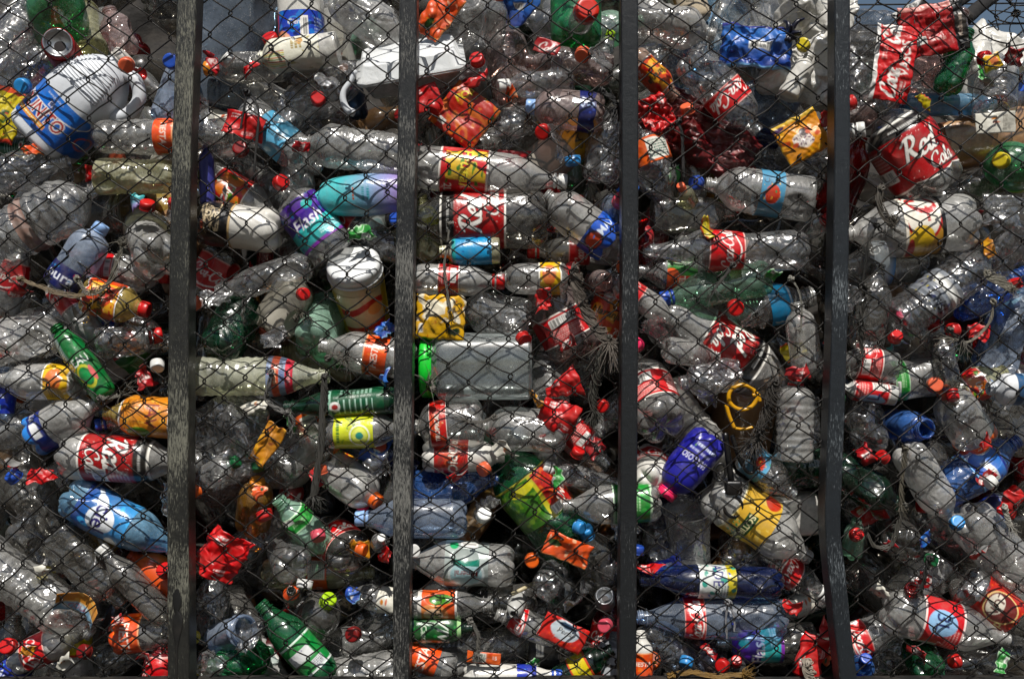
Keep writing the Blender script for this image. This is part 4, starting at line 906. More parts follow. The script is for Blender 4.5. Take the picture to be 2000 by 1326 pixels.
B(150, 1262, 92, 150, 62, 'upright clear bottle with a yellow and red label near the bottom', m='dusty', lab='yellowred', lt=(.42, .82), c=.5, s='yellow red bottle', o=0)
B(112, 1222, 60, 120, 50, 'bottle with a plain orange label behind the yellow red one', m='peach', lab='orange', lt=(.3, .8), o=2)
B(300, 1232, 6, 160, 76, 'clear bottle with a plain orange label near the bottom of the left post', m='dusty', lab='orange', lt=(.02, .4), c=.5, s='orange label bottle', o=0)
B(312, 1312, 84, 120, 62, 'red labelled bottle at the bottom of the left post', m='red', lab='coke', lt=(.1, .8), c=.3)
B(30, 1308, 50, 150, 60, 'deep blue bottle in the bottom left corner', m='dblue', lab='bluesmall', lt=(.2, .6), c=.5)
B(225, 1285, 25, 190, 74, 'clear crushed bottle above the bottom rail near the left post', m='crisp', c=.9)
B(130, 1312, 0, 160, 60, 'clear ribbed bottle lying on the bottom rail under the yellow red label', k='water', m='clear', ribs=6, c=.5)
B(18, 1262, 80, 130, 60, 'grey clear bottle above the deep blue corner bottle', m='smoky', c=.7)
B(345, 165, 70, 160, 60, 'clear bottle half hidden by the left post above the jug handle', m='bluish', c=.5, o=2)
# --- second bay
B(462, 62, 80, 330, 176, 'huge dark blue water drum behind the wire at the top', k='juice', m='slate', c=.35, sq=.3, o=2, s='dark blue drum', name='water_drum', cat='drum')
B(588, 38, 92, 190, 96, 'white bottle with a blue and magenta label showing children', k='juice', m='milky', lab='family', lt=(.1, .52), c=.25, sq=.3, s='blue magenta label bottle', o=1)
B(488, 132, 182, 170, 66, 'clear smooth bottle with an orange cap lying under the blue drum', k='round', m='smoky', cap='amber', c=.35, s='orange-capped smooth bottle')
B(578, 106, 188, 170, 70, 'white plastic bottle with a striped colour chart label', k='juice', m='milky', lab='stripes', lt=(.2, .92), c=.4, sq=.2, s='striped label bottle', o=0)
B(648, 42, 60, 180, 96, 'big clear crumpled bottle left of the second post near the top', m='clear', c=.8)
B(735, 48, -40, 190, 100, 'dusty clear crushed bottle beside the second post at the top', m='dusty', c=1.0, s='dusty crushed bottle')
B(706, 68, 10, 120, 70, 'teal tinted clear bottle base behind the white tray', m='pgreen', tilt=-40, c=.6, o=2)
B(662, 108, -72, 170, 66, 'white bottle with small orange print next to the clear tray', k='juice', m='milky', lab='whitebits', lt=(.2, .9), c=.5, sq=.3, s='orange print bottle', o=1)
B(640, 178, 35, 220, 84, 'clear crumpled bottle with long highlights below the striped label', m='crisp', c=1.0, s='long crumpled bottle')
B(560, 225, -30, 200, 84, 'clear bottle lying above the light blue water label', m='clear', c=.8)
S_(474, 244, -14, 82, 48, 'loose bright red label with white print above the light blue bottle', 'redsheet', thick=2, curl=14, crump=.8, cat='label', name='loose_label', s='loose red label', o=0)
B(550, 275, -38, 190, 80, 'clear bottle with a light blue script label', k='water', m='clear', lab='lightblue', lt=(.25, .6), c=.6, s='light blue label bottle', o=0)
B(430, 270, 5, 130, 84, 'dusty clear dome of a bottle just right of the left post', k='round', m='dusty', c=.25, o=1, s='dusty dome')
B(690, 292, 172, 210, 86, 'long dusty bottle with fine grooves lying towards the second post', k='water', m='dusty', ribs=14, zr=(.06, .7), ribamp=.03, c=.55, s='long grooved bottle', o=-1)
B(580, 338, 95, 190, 70, 'clear bottle with its dusty five petal base facing out, above the teal bottle', m='dusty', tilt=-74, c=.15, s='five petal base', o=0)
B(404, 340, 92, 120, 30, 'narrow violet blue bottle standing tight against the left post', k='juice', m='#3a3c84', c=.3, s='violet bottle')
B(455, 328, -8, 140, 76, 'clear bottle with a crinkled body right of the violet bottle', m='crisp', c=.8)
B(468, 385, -28, 170, 84, 'clear bottle with a red, green and yellow fruit label under the crinkled one', m='dusty', lab='fruitgreen', lt=(.2, .62), c=.4, s='fruit label bottle', o=1)
B(562, 395, 140, 185, 80, 'clear white-capped bottle lying left of the purple label', k='round', m='clear', cap='white', c=.35, s='white-capped clear bottle', o=0)
B(700, 382, 184, 190, 78, 'shiny teal to lilac shampoo bottle beside the second post', k='shampoo', m='#48b4b8', lab='opal', lt=(.03, .86), c=.12, flat=.1, s='teal lilac bottle', o=-1)
B(604, 432, 128, 170, 96, 'bottle with a purple and turquoise label near the teal bottle', k='juice', m='clear', lab='flash', lt=(.18, .74), c=.35, s='purple turquoise bottle', o=-1)
B(445, 440, 172, 210, 98, 'bottle with a black label and cream script, dusty base end outward', m='milky', lab='bigblack', lt=(.42, .76), c=.35, s='black label bottle', o=-1)
B(520, 482, 80, 90, 34, 'small bottle with an orange cap above a red strip by the black label', m='red', cap='salmon', c=.4, tilt=20, o=0)
B(558, 442, 40, 150, 72, 'smooth grey bottle shoulder left of the purple label', k='round', m='dusty', c=.3, o=2)
B(578, 490, 100, 170, 78, 'clear bottle with a dented petal base facing out below the purple label', m='crisp', tilt=-66, c=.4, s='dented petal base', o=1)
B(728, 462, -38, 180, 62, 'clear ribbed bottle with a bright red shoulder label by the second post', k='water', m='crisp', lab='coke', lt=(.04, .26), c=.5, ribs=9, zr=(.3, .7), s='red shouldered ribbed bottle', o=1)
B(515, 545, 196, 190, 66, 'shiny crumpled bottle with an open mouth above the green bottle', m='clear', c=.8, s='shiny crumpled bottle', o=0)
S_(545, 548, 15, 100, 40, 'mustard yellow wrapper sticking out under the shiny crumpled bottle', 'goldwrap', thick=10, s='mustard wrapper', o=1)
B(424, 520, 60, 170, 80, 'bottle with a dark red label in shadow beside the left post', m='smoky', lab='coke', lt=(.2, .6), c=.6, o=2)
B(465, 625, 62, 180, 92, 'dark green bottle with a crumpled petal base by the copper cap', m='dgreen', tilt=-30, c=.6, s='dark green petal bottle', o=0)
B(560, 592, 60, 130, 90, 'cream white opaque plastic bottle crushed into facets', k='round', m='#a49f92', c=.9, s='crushed cream bottle', o=0)
B(632, 628, 70, 150, 94, 'pale green tinted clear bottle with its round end outward', k='round', m='pgreen', tilt=-45, c=.3, s='pale green bottle', o=0)
B(705, 578, 103, 170, 104, 'cream tub with a white screw lid and red wave label', k='tub', m='#c2b48a', cap='#d4d6d6', lab='mayo', lt=(.02, .76), tilt=42, c=.03, flat=0., name='plastic_tub', cat='tub', s='white-lidded tub', o=-1)
B(512, 662, 70, 150, 62, 'dark bottle with a copper cap facing out of a black gap', m='smoky', cap='copper', tilt=70, c=.3, s='copper-capped bottle')
B(505, 735, 0, 275, 76, 'long pale bottle with yellow leaf tints and a pink juice label', k='soda', m='leafy', lab='mango', lt=(.58, .76), c=.25, ribs=7, zr=(.1, .55), s='long juice bottle', o=-1)
B(625, 688, 178, 150, 110, 'wide yellowish clear bottle left of the orange label', k='round', m='yellowish', c=.5, o=1, s='wide yellowish bottle')
B(718, 690, 170, 190, 84, 'clear bottle with an orange label left of the second post', m='dusty', lab='orange', lt=(.28, .52), c=.4, s='orange label bottle near the second post', o=0)
S_(668, 705, -18, 130, 40, 'clear ribbed plastic tray lid tied with twine below the wide yellowish bottle', None, thick=14, m='clear', crump=.6, cat='tray lid', name='tray_lid', s='ribbed tray lid', o=0)
B(668, 788, 184, 225, 58, 'dark green bottle with thin white stripes lying flat above the lime label', m='dgreen', lab='darkgreen', lt=(.12, .6), c=.3, s='striped dark green bottle', o=-1)
B(714, 840, 2, 160, 76, 'clear bottle with a lime yellow label left of the second post', m='dusty', lab='lime', lt=(.14, .62), c=.35, s='lime label bottle', o=-1)
S_(458, 852, 25, 150, 165, 'very large thin clear crumpled bag filling the middle of the second bay', None, thick=46, m='crisp', crump=2.6, cat='bag', name='plastic_bag', s='very large crumpled bag', o=0)
B(470, 918, 30, 180, 90, 'clear crumpled bottle with pink tints under the very large one', m='pink', c=1.0)
S_(522, 868, 58, 86, 40, 'folded gold and brown wrapper between crumpled clear bottles', 'goldwrap', thick=6, crump=1.2, s='folded gold wrapper', o=0)
B(612, 848, -62, 150, 56, 'bottle with an orange and red label behind the hanging rope', m='clear', lab='orangebar', lt=(.2, .75), c=.4, s='orange red label', o=1)
B(572, 900, 222, 160, 96, 'dented clear bottle with its open mouth pointing down left', k='soda', m='dusty', c=.6, s='dented open bottle', o=0)
B(668, 890, -48, 140, 60, 'bottle with a green and orange fruit label below the lime label', m='pgreen', lab='punch', lt=(.15, .7), c=.4, s='green orange fruit bottle', o=1)
B(690, 945, -32, 130, 86, 'round clear bottle with an orange cap and a little brown juice', k='round', m='dusty', cap='orange', tilt=22, c=.25, s='orange-capped juice bottle', o=0)
B(742, 880, -25, 160, 64, 'dark blue bottle with a green and yellow band left of the second post', m='dblue', lab='bluecap', lt=(.3, .6), c=.4, s='dark blue bottle by the second post', o=1)
B(498, 985, 85, 130, 74, 'amber juice bottle with an orange cap facing out', k='round', m='amber', cap='amber', tilt=48, c=.3, s='amber bottle', o=0)
B(430, 918, 28, 80, 50, 'bottle neck with a green and white cap by the left post', m='clear', cap='green', tilt=10, c=.3, o=0)
B(566, 975, 75, 120, 50, 'small bottle with a red script label under the rope', m='dusty', lab='redknot', lt=(.3, .75), c=.4, o=1)
B(588, 1022, 128, 140, 66, 'clear bottle with pale green label pieces and an open mouth', m='pgreen', lab='green', lt=(.5, .74), c=.4, tilt=20, s='pale green label bottle', o=0)
S_(432, 1086, -32, 84, 92, 'folded loose red label with a clear window near the left post', 'redsheet', thick=3, crump=1.3, curl=16, cat='label', name='loose_label', s='folded loose red label', o=0)
B(500, 1060, 35, 210, 84, 'clear bottle with a white barcode and faint lettering beside the folded red label', m='crisp', lab=None, c=.7, s='barcode bottle')
B(655, 1055, 140, 170, 92, 'clear bottle with a red rim label and hollow star base facing out', m='smoky', lab='coke', lt=(.16, .5), tilt=-55, c=.15, s='star base bottle', o=0)
B(562, 1078, 110, 150, 76, 'clear bottle with its grey hollow base facing out by the star base', m='clear', tilt=-62, c=.2, o=0)
B(805, 1012, 180, 215, 76, 'lavender blue bottle with a pale blue cap passing behind the second post', k='soda', m='bluish', cap='pblue', c=.12, s='lavender blue bottle', o=-1)
B(742, 1058, 70, 60, 34, 'small bottle with a round white cap facing out by the second post', m='clear', cap='white', tilt=75, c=.1, o=0)
B(622, 1118, 0, 215, 70, 'clear juice bottle with an orange barcode label and orange ring', k='soda', m='yellowish', lab='orangebar', lt=(.42, .6), c=.35, s='orange barcode bottle', o=0)
B(570, 1162, 100, 70, 34, 'open bottle mouth with an orange ring facing out', m='smoky', tilt=72, c=.1, cap=None, lab='orange', lt=(.7, .84), o=0)
B(648, 1178, 42, 170, 86, 'clear bottle with a black white print label right of the lime cap', m='dusty', lab='bigblack', lt=(.55, .78), c=.4, s='black print bottle', o=1)
B(618, 1212, 60, 160, 88, 'dark clear bottle with a lime green cap facing out', k='round', m='smoky', cap='lime', tilt=55, c=.3, s='lime-capped bottle', o=0)
B(728, 1172, 90, 180, 94, 'clear bottle with its wide wrinkled base outward by the second post', m='clear', tilt=-50, c=.5, s='wide wrinkled base')
B(458, 1180, 100, 170, 90, 'dark clear bottle with a round dented base outward near the left post', m='smoky', tilt=-52, c=.4)
B(412, 1180, 80, 150, 70, 'clear sparkling bottle hard against the left post', m='crisp', c=1.0)
B(420, 1240, 170, 110, 72, 'black bottle end with a bright blue ring by the left post', m='#0e1013', lab='bluecap', lt=(.05, .2), tilt=20, c=.3, s='blue ringed black bottle', o=1)
B(452, 1238, 20, 110, 62, 'clear jar with a glassy round mouth near the blue ring', k='jar', m='bluish', tilt=60, c=.2, name='plastic_jar', cat='jar', o=0, s='glassy jar')
B(492, 1228, 10, 100, 46, 'clear threaded bottle neck next to the glassy jar', m='crisp', tilt=50, c=.2, o=0)
B(575, 1252, 132, 200, 76, 'green bottle with a green and white label in the second bay', m='green', lab='greenwhite', lt=(.16, .52), c=.3, s='green white label bottle', o=0)
B(478, 1292, 20, 150, 90, 'green bottle with its round base outward at the bottom rail', m='green', tilt=-48, c=.5, s='round green base', o=0)
B(418, 1300, 60, 120, 62, 'dark bottle with a yellow printed label at the bottom by the left post', m='dgreen', lab='yellowred', lt=(.2, .6), c=.6, o=1)
B(632, 1298, 160, 150, 70, 'green tinted bottle half under the green white label', m='dgreen', c=.5, o=1)
B(690, 1252, 202, 210, 84, 'crumpled clear bottle with white label scraps left of the second post', m='dusty', lab=None, c=.9, s='scrappy crumpled bottle', o=0)
B(728, 1308, 8, 190, 70, 'clear ribbed bottle on the bottom rail left of the second post', k='water', m='dusty', ribs=8, c=.6, s='ribbed rail bottle', o=0)
# --- third bay
S_(858, 28, 55, 100, 56, 'bright orange crisp wrapper at the top beside the second post', 'orangewrap', thick=10, s='top orange wrapper', o=1)
B(915, 42, 35, 180, 90, 'clear bottle wrinkled like a shell at the top, right of the orange wrapper', m='dusty', c=.9, s='shell wrinkled bottle', o=0)
B(965, 40, 80, 110, 50, 'bottle with an orange cap at the top of the third bay', m='clear', cap='salmon', tilt=25, c=.4)
S_(1012, 14, -12, 58, 74, 'bright blue plastic bag scrap pointing down at the top', 'bluefilm', thick=8, crump=1.4, cat='bag', name='plastic_bag', s='blue bag scrap', o=1, shape=lambda U, V, x, z: (x * (1.05 + 1.5 * np.clip(V, -.5, .2)), z))
B(1125, 12, 92, 170, 100, 'green bottle base at the top of the third bay', m='green', tilt=-30, c=.3, s='top green base')
B(1140, 32, 60, 60, 52, 'red screw lid facing out below the green base', k='jar', m='clear', cap='redor', tilt=60, c=.1, name='plastic_jar', cat='jar', s='red lid jar', o=0)
B(1108, 58, 165, 190, 80, 'glossy clear bottle lying under the red lid', m='crisp', c=.7, s='glossy bottle')
B(1178, 62, 15, 160, 74, 'greenish clear bottle against the third post near the top', m='pgreen', c=.6)
B(992, 110, 100, 190, 100, 'clear bottle with a pinkish red crumpled label inside', m='pink', lab=None, c=.9, s='pink crumpled bottle')
S_(1068, 92, -18, 50, 30, 'small dark red label scrap with white letters under the glossy bottle', 'redknot', thick=2, crump=.6, cat='label', name='loose_label', o=1)
B(1112, 128, 175, 170, 78, 'clear bottle with a white rim and pale pink tint below the label scrap', m='pink', c=.8)
B(1180, 102, 70, 80, 36, 'bottle with a lime coloured scrap against the third post', m='clear', cap='lime', c=.5, o=2)
B(930, 105, 25, 150, 70, 'clear crushed bottle right of the white tray', m='crisp', c=1.)
B(1048, 165, 187, 150, 56, 'clear bottle with a white cap lying above the dark gap', m='crisp', cap='white', c=.6, tilt=14, s='white-capped flat bottle', o=0)
S_(908, 226, -38, 104, 100, 'orange red fruit printed carton tilted under the white tray', 'fruitbox', thick=14, crump=.35, cat='carton', name='carton', s='tilted fruit carton', o=1)
S_(832, 192, 20, 56, 50, 'red label with a white corner hard against the second post', 'redsheet', thick=3, crump=.5, cat='label', name='loose_label', o=1)
B(1008, 240, 200, 110, 66, 'clear bottle whose round open mouth faces out below the dark gap', m='crisp', tilt=50, c=.7, s='round mouth bottle', o=1)
B(1105, 215, 175, 150, 82, 'clear bottle with a navy blue label strip and blue cap', k='round', m='pink', cap='pblue', lab='navy', lt=(.12, .34), c=.3, s='navy strip bottle', o=0)
B(1190, 285, 80, 150, 90, 'very crumpled clear bottle left of the third post', m='crisp', c=1.1, s='very crumpled bottle', o=1)
B(1085, 302, 222, 210, 84, 'cream bottle with a mustard yellow label lying diagonally', k='juice', m='#8f887c', lab='creamyellow', lt=(.05, .38), c=.25, sq=.2, s='cream mustard bottle', o=1)
B(990, 280, 10, 180, 70, 'dark clear bottle above the red fruit label', m='smoky', c=.6, o=2)
S_(1006, 312, -3, 70, 34, 'red strip with a small barcode above the long fruit bottle', 'metalred', thick=2, crump=.4, cat='label', name='loose_label', o=2)
B(955, 340, -6, 300, 84, 'long clear bottle with a red fruit label and white cap', k='soda', m='dusty', cap='white', lab='fruit', lt=(.18, .5), c=.25, s='long fruit bottle', o=-1)
B(925, 428, 180, 290, 114, 'large bottle with a red cola label next to the second post', k='soda', m='smoky', lab='redcola', lt=(.28, .72), c=.25, s='red cola bottle', o=-1, rot=9)
B(1070, 385, 70, 100, 50, 'small bottle with a round red cap under the white cap', m='red', cap='red', tilt=66, c=.2, o=0)
B(1200, 412, 60, 110, 60, 'bottle with a rose pink cap facing out beside the third post', m='bluish', cap='rose', tilt=62, c=.3, s='rose-capped bottle', o=0)
B(1132, 432, 142, 170, 86, 'dusty domed bottle with a blue label right of the red cola label', k='round', m='dusty', lab='bluecap', lt=(.05, .36), c=.25, s='blue label domed bottle', o=0)
B(1040, 440, 170, 160, 84, 'dark clear bottle between the red cola and domed bottles', m='smoky', c=.6, o=2)
B(832, 445, 100, 130, 60, 'bottle with a lime green scrap against the second post', m='yellowish', lab='lime', lt=(.5, .8), c=.6)
B(835, 505, 80, 110, 52, 'bottle with a green cap by the second post above the red info label', m='dusty', cap='#5c9c10', tilt=40, c=.4)
B(918, 490, 182, 118, 56, 'short bottle with a bright blue label under the red cola bottle', k='juice', m='yellowish', lab='tealcan', lt=(.14, .96), c=.2, s='short blue bottle', o=0)
B(1128, 490, 180, 190, 62, 'clear bottle with a narrow red script label and red cap', k='soda', m='dusty', cap='red', lab='coke', lt=(.38, .6), c=.3, s='narrow red label bottle', o=0)
B(895, 547, -2, 175, 66, 'clear bottle with a red info label and red cap beside the second post', k='soda', m='dusty', cap='red', lab='redinfo', lt=(.28, .52), c=.35, s='red info label bottle', o=0)
B(1040, 545, 180, 140, 66, 'clear bottle with a yellow label left of the frayed twine', k='round', m='dusty', lab='yellowpic', lt=(.1, .42), c=.4, s='yellow label bottle', o=0)
S_(860, 620, -3, 96, 86, 'yellow and white printed bag against the second post', 'yellowbag', thick=16, cat='bag', name='plastic_bag', s='yellow bag', o=0)
B(962, 612, 170, 150, 84, 'clear crumpled bottle behind the yellow bag', m='clear', c=.8)
B(1086, 612, 118, 190, 110, 'large bottle with a faded pinkish red label beside the frayed twine', k='soda', m='pink', lab='redinfo', lt=(.2, .5), c=.45, s='faded red label bottle', o=0, rot=10)
B(1172, 548, 20, 90, 44, 'clear bottle with a round pink rimmed mouth by the third post', m='pink', tilt=70, c=.1, o=0)
B(1185, 610, 70, 150, 70, 'bottle with an orange red label hidden behind the twine', m='red', lab='punch', lt=(.2, .7), c=.4, o=2)
B(932, 715, 180, 212, 134, 'big clear square jar with a bright green screw lid', k='jar', m='jarblue', cap='ygreen', c=.0, flat=0., sq=.35, name='plastic_jar', cat='jar', s='green-lidded jar', o=-1)
B(1072, 722, 95, 150, 72, 'clear bottle end with a ribbed grey collar right of the green-lidded jar', k='jar', m='dusty', ribs=5, zr=(.3, .8), tilt=-35, c=.3, name='plastic_jar', cat='jar', s='ribbed collar jar', o=0)
B(1145, 690, 60, 190, 110, 'large grey clear bottle behind the frayed twine', m='smoky', c=.6, o=2)
S_(1100, 755, 22, 70, 40, 'bright red folded label scrap right of the green-lidded jar', 'redsheet', thick=4, crump=.9, cat='label', name='loose_label', s='bright red scrap', o=0, shape=lambda U, V, x, z: (x, z * (.4 + 1.2 * (U + .5))))
S_(1092, 812, -18, 76, 60, 'shiny red crumpled label hanging over the grey bottle', 'redsheet', thick=6, crump=1.3, cat='label', name='loose_label', s='shiny red label', o=0)
B(875, 828, 185, 140, 92, 'round dusty bottle with a small red label tucked by the second post', k='round', m='dusty', lab='tropred', lt=(.5, .74), c=.3, s='round dusty bottle', o=0)
B(1022, 838, 176, 170, 92, 'smooth grey clear bottle under the shiny red label', k='round', m='dusty', c=.3, s='smooth grey bottle', o=0)
B(950, 852, 40, 70, 38, 'bottle with a small red cap facing out below the jar', m='pgreen', cap='red', tilt=66, c=.1, o=0)
B(1128, 855, -42, 160, 66, 'clear bottle with a red text label and glinting base', m='crisp', lab='redinfo', lt=(.36, .62), c=.5, s='red text label bottle', o=0)
B(1158, 882, 100, 130, 60, 'clear bottle with a sparkling star base outward left of the third post', m='crisp', tilt=-66, c=.4, o=0)
B(1075, 905, 108, 130, 60, 'clear bottle with a red cap tucked under the red text label', m='dusty', cap='red', tilt=18, c=.4)
B(1122, 925, 160, 180, 80, 'clear bottle with brownish tint left of the third post', m='peach', c=.6)
B(905, 890, 0, 160, 68, 'bottle with a fruit label and shiny grey shoulder below the round dusty bottle', k='round', m='milky', lab='tropred', lt=(.14, .58), c=.35, s='grey shouldered fruit bottle', o=0)
B(1038, 965, 128, 262, 126, 'large green bottle with a yellow green and red fruit label', k='soda', m='green', lab='greenmix', lt=(.3, .66), c=.5, s='large green bottle', o=0, flat=.15)
B(880, 948, 8, 190, 84, 'crumpled deep blue bottle right of the second post', m='blue', c=1.0, s='crumpled blue bottle', o=1)
B(1195, 985, 182, 190, 76, 'bottle with a green barcode label passing behind the third post', k='soda', m='dusty', lab='green', lt=(.1, .5), c=.3, s='green barcode bottle', o=0)
B(1135, 955, 60, 160, 90, 'olive tinted clear bottle above the green barcode label', m='yellowish', c=.6, o=2)
B(900, 1100, 178, 210, 94, 'mineral water bottle with a round pale teal label', k='soda', m='dusty', lab='mineral', lt=(.24, .64), c=.45, s='pale teal label bottle', o=-1)
S_(1108, 1072, -22, 92, 48, 'crisp bright orange printed wrapper below the large green bottle', 'orangewrap', thick=6, crump=.9, s='crisp orange wrapper', o=0)
B(1165, 1095, 110, 170, 80, 'clear bottle with a sky blue cap facing out', m='smoky', cap='lblue', tilt=42, c=.4, s='sky blue capped bottle', o=0)
B(1080, 1120, 60, 140, 62, 'clear bottle with a sparkling crumpled base below the orange wrapper', m='crisp', tilt=-60, c=.9, s='sparkling base bottle', o=0)
B(872, 1180, 0, 180, 60, 'bottle with an orange fruit drink label right of the second post', k='soda', m='dusty', lab='orangefruit', lt=(.2, .62), c=.3, s='orange fruit drink bottle', o=-1)
B(970, 1180, 185, 160, 78, 'grey clear bottle right of the orange fruit drink label', m='smoky', c=.5)
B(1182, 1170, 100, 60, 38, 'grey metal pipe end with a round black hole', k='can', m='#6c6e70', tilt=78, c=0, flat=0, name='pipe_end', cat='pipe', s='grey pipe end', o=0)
B(1008, 1182, 250, 80, 34, 'white plastic spout with a round hole facing out', k='shampoo', m='#a8a8a4', tilt=64, c=0, name='spout', cat='spout', s='white spout', o=0)
B(1030, 1220, 160, 130, 58, 'small clear bottle with a red script label right of the spout', m='dusty', lab='coke', lt=(.55, .8), c=.6, s='small red label bottle', o=0)
B(1072, 1200, 70, 120, 74, 'clear knobbly bottle between the spout and the pipe end', m='crisp', c=.9, s='knobbly bottle')
S_(1100, 1236, -26, 92, 52, 'red and white carton flap with a dark oval', 'tropicpen', thick=8, crump=.4, cat='carton', name='carton', s='red white carton', o=0)
B(862, 1228, 2, 130, 50, 'flat dark green bottle under the orange fruit drink label', m='dgreen', lab='vive', lt=(.1, .8), c=.2, s='flat dark green bottle', o=0)
B(832, 1285, 160, 120, 62, 'bottle with a plain orange label leaning on the second post at the bottom', m='dusty', lab='orange', lt=(.3, .8), c=.4, o=0, s='leaning orange label bottle')
B(868, 1302, 20, 120, 68, 'dusty round bottle shoulder at the bottom right of the second post', k='round', m='dusty', c=.4, o=0)
B(958, 1262, 2, 230, 76, 'long ribbed dusty bottle above the bottom rail', k='water', m='dusty', ribs=16, zr=(.06, .74), c=.35, s='long ribbed dusty bottle', o=0, lab=None)
S_(945, 1284, -6, 66, 24, 'small orange red label with a barcode on the ribbed dusty bottle', 'orangebar', thick=2, crump=.3, cat='label', name='loose_label', o=0, Y=.004)
B(1000, 1318, 0, 190, 46, 'pale bottle with a blue cap lying on the bottom rail', m='milky', cap='blue', lab='bluesmall', lt=(.55, .75), c=.3, o=0)
S_(1062, 1272, 0, 60, 56, 'black plastic scrap with a white barcode near the bottom', 'greyinfo', thick=8, crump=.5, cat='wrapper', o=1)
B(1140, 1300, 30, 130, 56, 'green bottle with yellow stripes at the bottom of the third bay', m='dgreen', lab='yellowred', lt=(.3, .6), c=.5, s='yellow striped green bottle', o=0)
B(1190, 1290, 75, 110, 56, 'silver and red bottle standing by the foot of the third post', k='juice', m='#6c6f73', lab='silver', lt=(.05, .8), c=.25, s='silver red bottle', o=0)
B(1128, 1278, 150, 160, 70, 'clear bottle with a dark green cap under the red white carton', m='smoky', cap='green', c=.6)
B(1185, 1225, 80, 130, 60, 'bottle with a dim red label under the grey pipe end', m='red', lab='coke', lt=(.2, .6), c=.6, o=2)
# --- fourth bay
B(1308, 48, -14, 180, 84, 'sunlit ribbed clear bottle at the top right of the third post', k='water', m='dusty', ribs=6, c=.6, s='sunlit ribbed bottle', o=0)
B(1345, 12, -70, 120, 76, 'bottle with a beige lettered label cut by the top of the picture', k='juice', m='milky', lab='active', lt=(.1, .8), c=.3)
B(1385, 72, 60, 140, 120, 'teal blue round plastic bowl edge behind the blue pouch', k='jar', m='lblue', tilt=-10, c=.3, name='plastic_jar', cat='jar', s='teal round container', o=2)
S_(1476, 92, -4, 138, 84, 'shiny blue printed pouch with a barcode and dark knot', 'bluefilm', thick=26, crump=1.1, cat='pouch', name='pouch', s='blue pouch', o=0, knot=(.062, .024, '#0a0e24'))
B(1450, 28, 80, 190, 120, 'large cloudy clear bottle above the blue pouch', m='clear', c=1.0, s='cloudy bottle above the pouch')
S_(1575, 85, 75, 230, 150, 'cloudy translucent plastic bag hanging left of the fourth post', None, thick=60, m='milky', crump=2.2, cat='bag', name='plastic_bag', s='cloudy bag', o=1)
B(1412, 182, -48, 205, 86, 'crumpled clear bottle with a red script label below the blue pouch', k='round', m='crisp', lab='coke', lt=(.46, .68), c=.6, s='red script bottle', o=-1)
B(1560, 148, 62, 90, 42, 'small white opaque bottle left of the fourth post', k='juice', m='milky', c=.3, s='small white bottle', o=0)
B(1310, 110, 20, 160, 84, 'clear crumpled bottle left of the red script label', m='crisp', c=1.)
B(1278, 150, -45, 120, 56, 'bottle with a slanted orange brown label by the third post', m='peach', lab='punch', lt=(.2, .8), c=.4, s='slanted orange label')
B(1500, 200, 20, 220, 100, 'bluish clear crushed bottle under the blue pouch', m='bluish', c=1.0, s='bluish crushed bottle')
S_(1368, 262, -32, 230, 116, 'large crumpled dark red film with faint white lettering', 'redfilm', thick=46, crump=1.7, cat='film', name='plastic_film', s='dark red film', o=-1)
S_(1282, 222, -60, 70, 60, 'small dark red label fold above the crumpled red film', 'redsheet', thick=10, crump=1.4, cat='film', name='plastic_film', o=0)
B(1325, 195, -5, 110, 44, 'clear bottle neck lying over the dark red film', m='dusty', c=.4, s='neck over the red film', o=1)
S_(1566, 268, 28, 92, 84, 'yellow sweet pouch with a purple blot by the fourth post', 'candy', thick=14, crump=.7, cat='pouch', name='pouch', s='yellow pouch', o=0)
B(1482, 268, 170, 90, 38, 'bottle with a red and blue cap above the yellow pouch', m='dblue', cap='red', tilt=30, c=.2, o=1)
B(1505, 300, 10, 160, 76, 'clear bottle glinting left of the yellow pouch', m='crisp', c=.7)
B(1278, 335, -70, 160, 92, 'crumpled clear bottle with an orange barcode label by the third post', m='crisp', lab='orangebar', lt=(.1, .42), c=.9, s='orange barcode crumpled bottle', o=0)
B(1410, 340, 78, 120, 66, 'clear jar with a cream round lid tilted up', k='jar', m='ochre', cap='cream', tilt=30, c=.2, name='plastic_jar', cat='jar', s='cream-lidded jar', o=0)
B(1355, 335, 90, 110, 50, 'small clear bottle left of the cream-lidded jar', k='round', m='dusty', c=.3, o=1)
B(1340, 382, 120, 60, 34, 'bottle with a salmon orange cap above the flat clear bottle', m='yellowish', cap='salmon', tilt=45, c=.2, o=0)
B(1482, 375, 172, 210, 88, 'ribbed clear bottle with a sky blue picture label', k='water', m='dusty', lab='skyfig', lt=(.3, .52), c=.45, ribs=6, zr=(.55, .8), s='sky blue picture bottle', o=0)
B(1352, 420, 2, 160, 68, 'flat clear bottle with a sharp lower edge above the red script label', k='juice', m='smoky', sq=.5, c=.3, s='flat clear bottle', o=0)
B(1418, 490, 180, 320, 80, 'long clear bottle with a red script label and pinched middle', k='contour', m='crisp', lab='coke', lt=(.4, .62), c=.4, s='long pinched bottle', o=-1)
B(1590, 442, 30, 90, 44, 'clear bottle with a bright red cap by the fourth post', m='crisp', cap='red', tilt=45, c=.3, s='bright red cap by the fourth post', o=0)
B(1560, 360, 40, 170, 78, 'dark clear crumpled bottle left of the fourth post', m='smoky', c=.9, o=2)
B(1275, 460, 80, 150, 74, 'dark bottle with a red label hard by the third post', m='red', c=.5, o=2)
B(1398, 562, 192, 215, 78, 'translucent green crushed bottle with a blue cap', k='soda', m='pgreen', cap='blue', c=.7, s='crushed green blue-capped bottle', o=-1)
B(1312, 532, 178, 130, 68, 'clear bottle with an orange and green juice label by the third post', m='clear', lab='ogr', lt=(.15, .6), c=.4, s='orange green juice label')
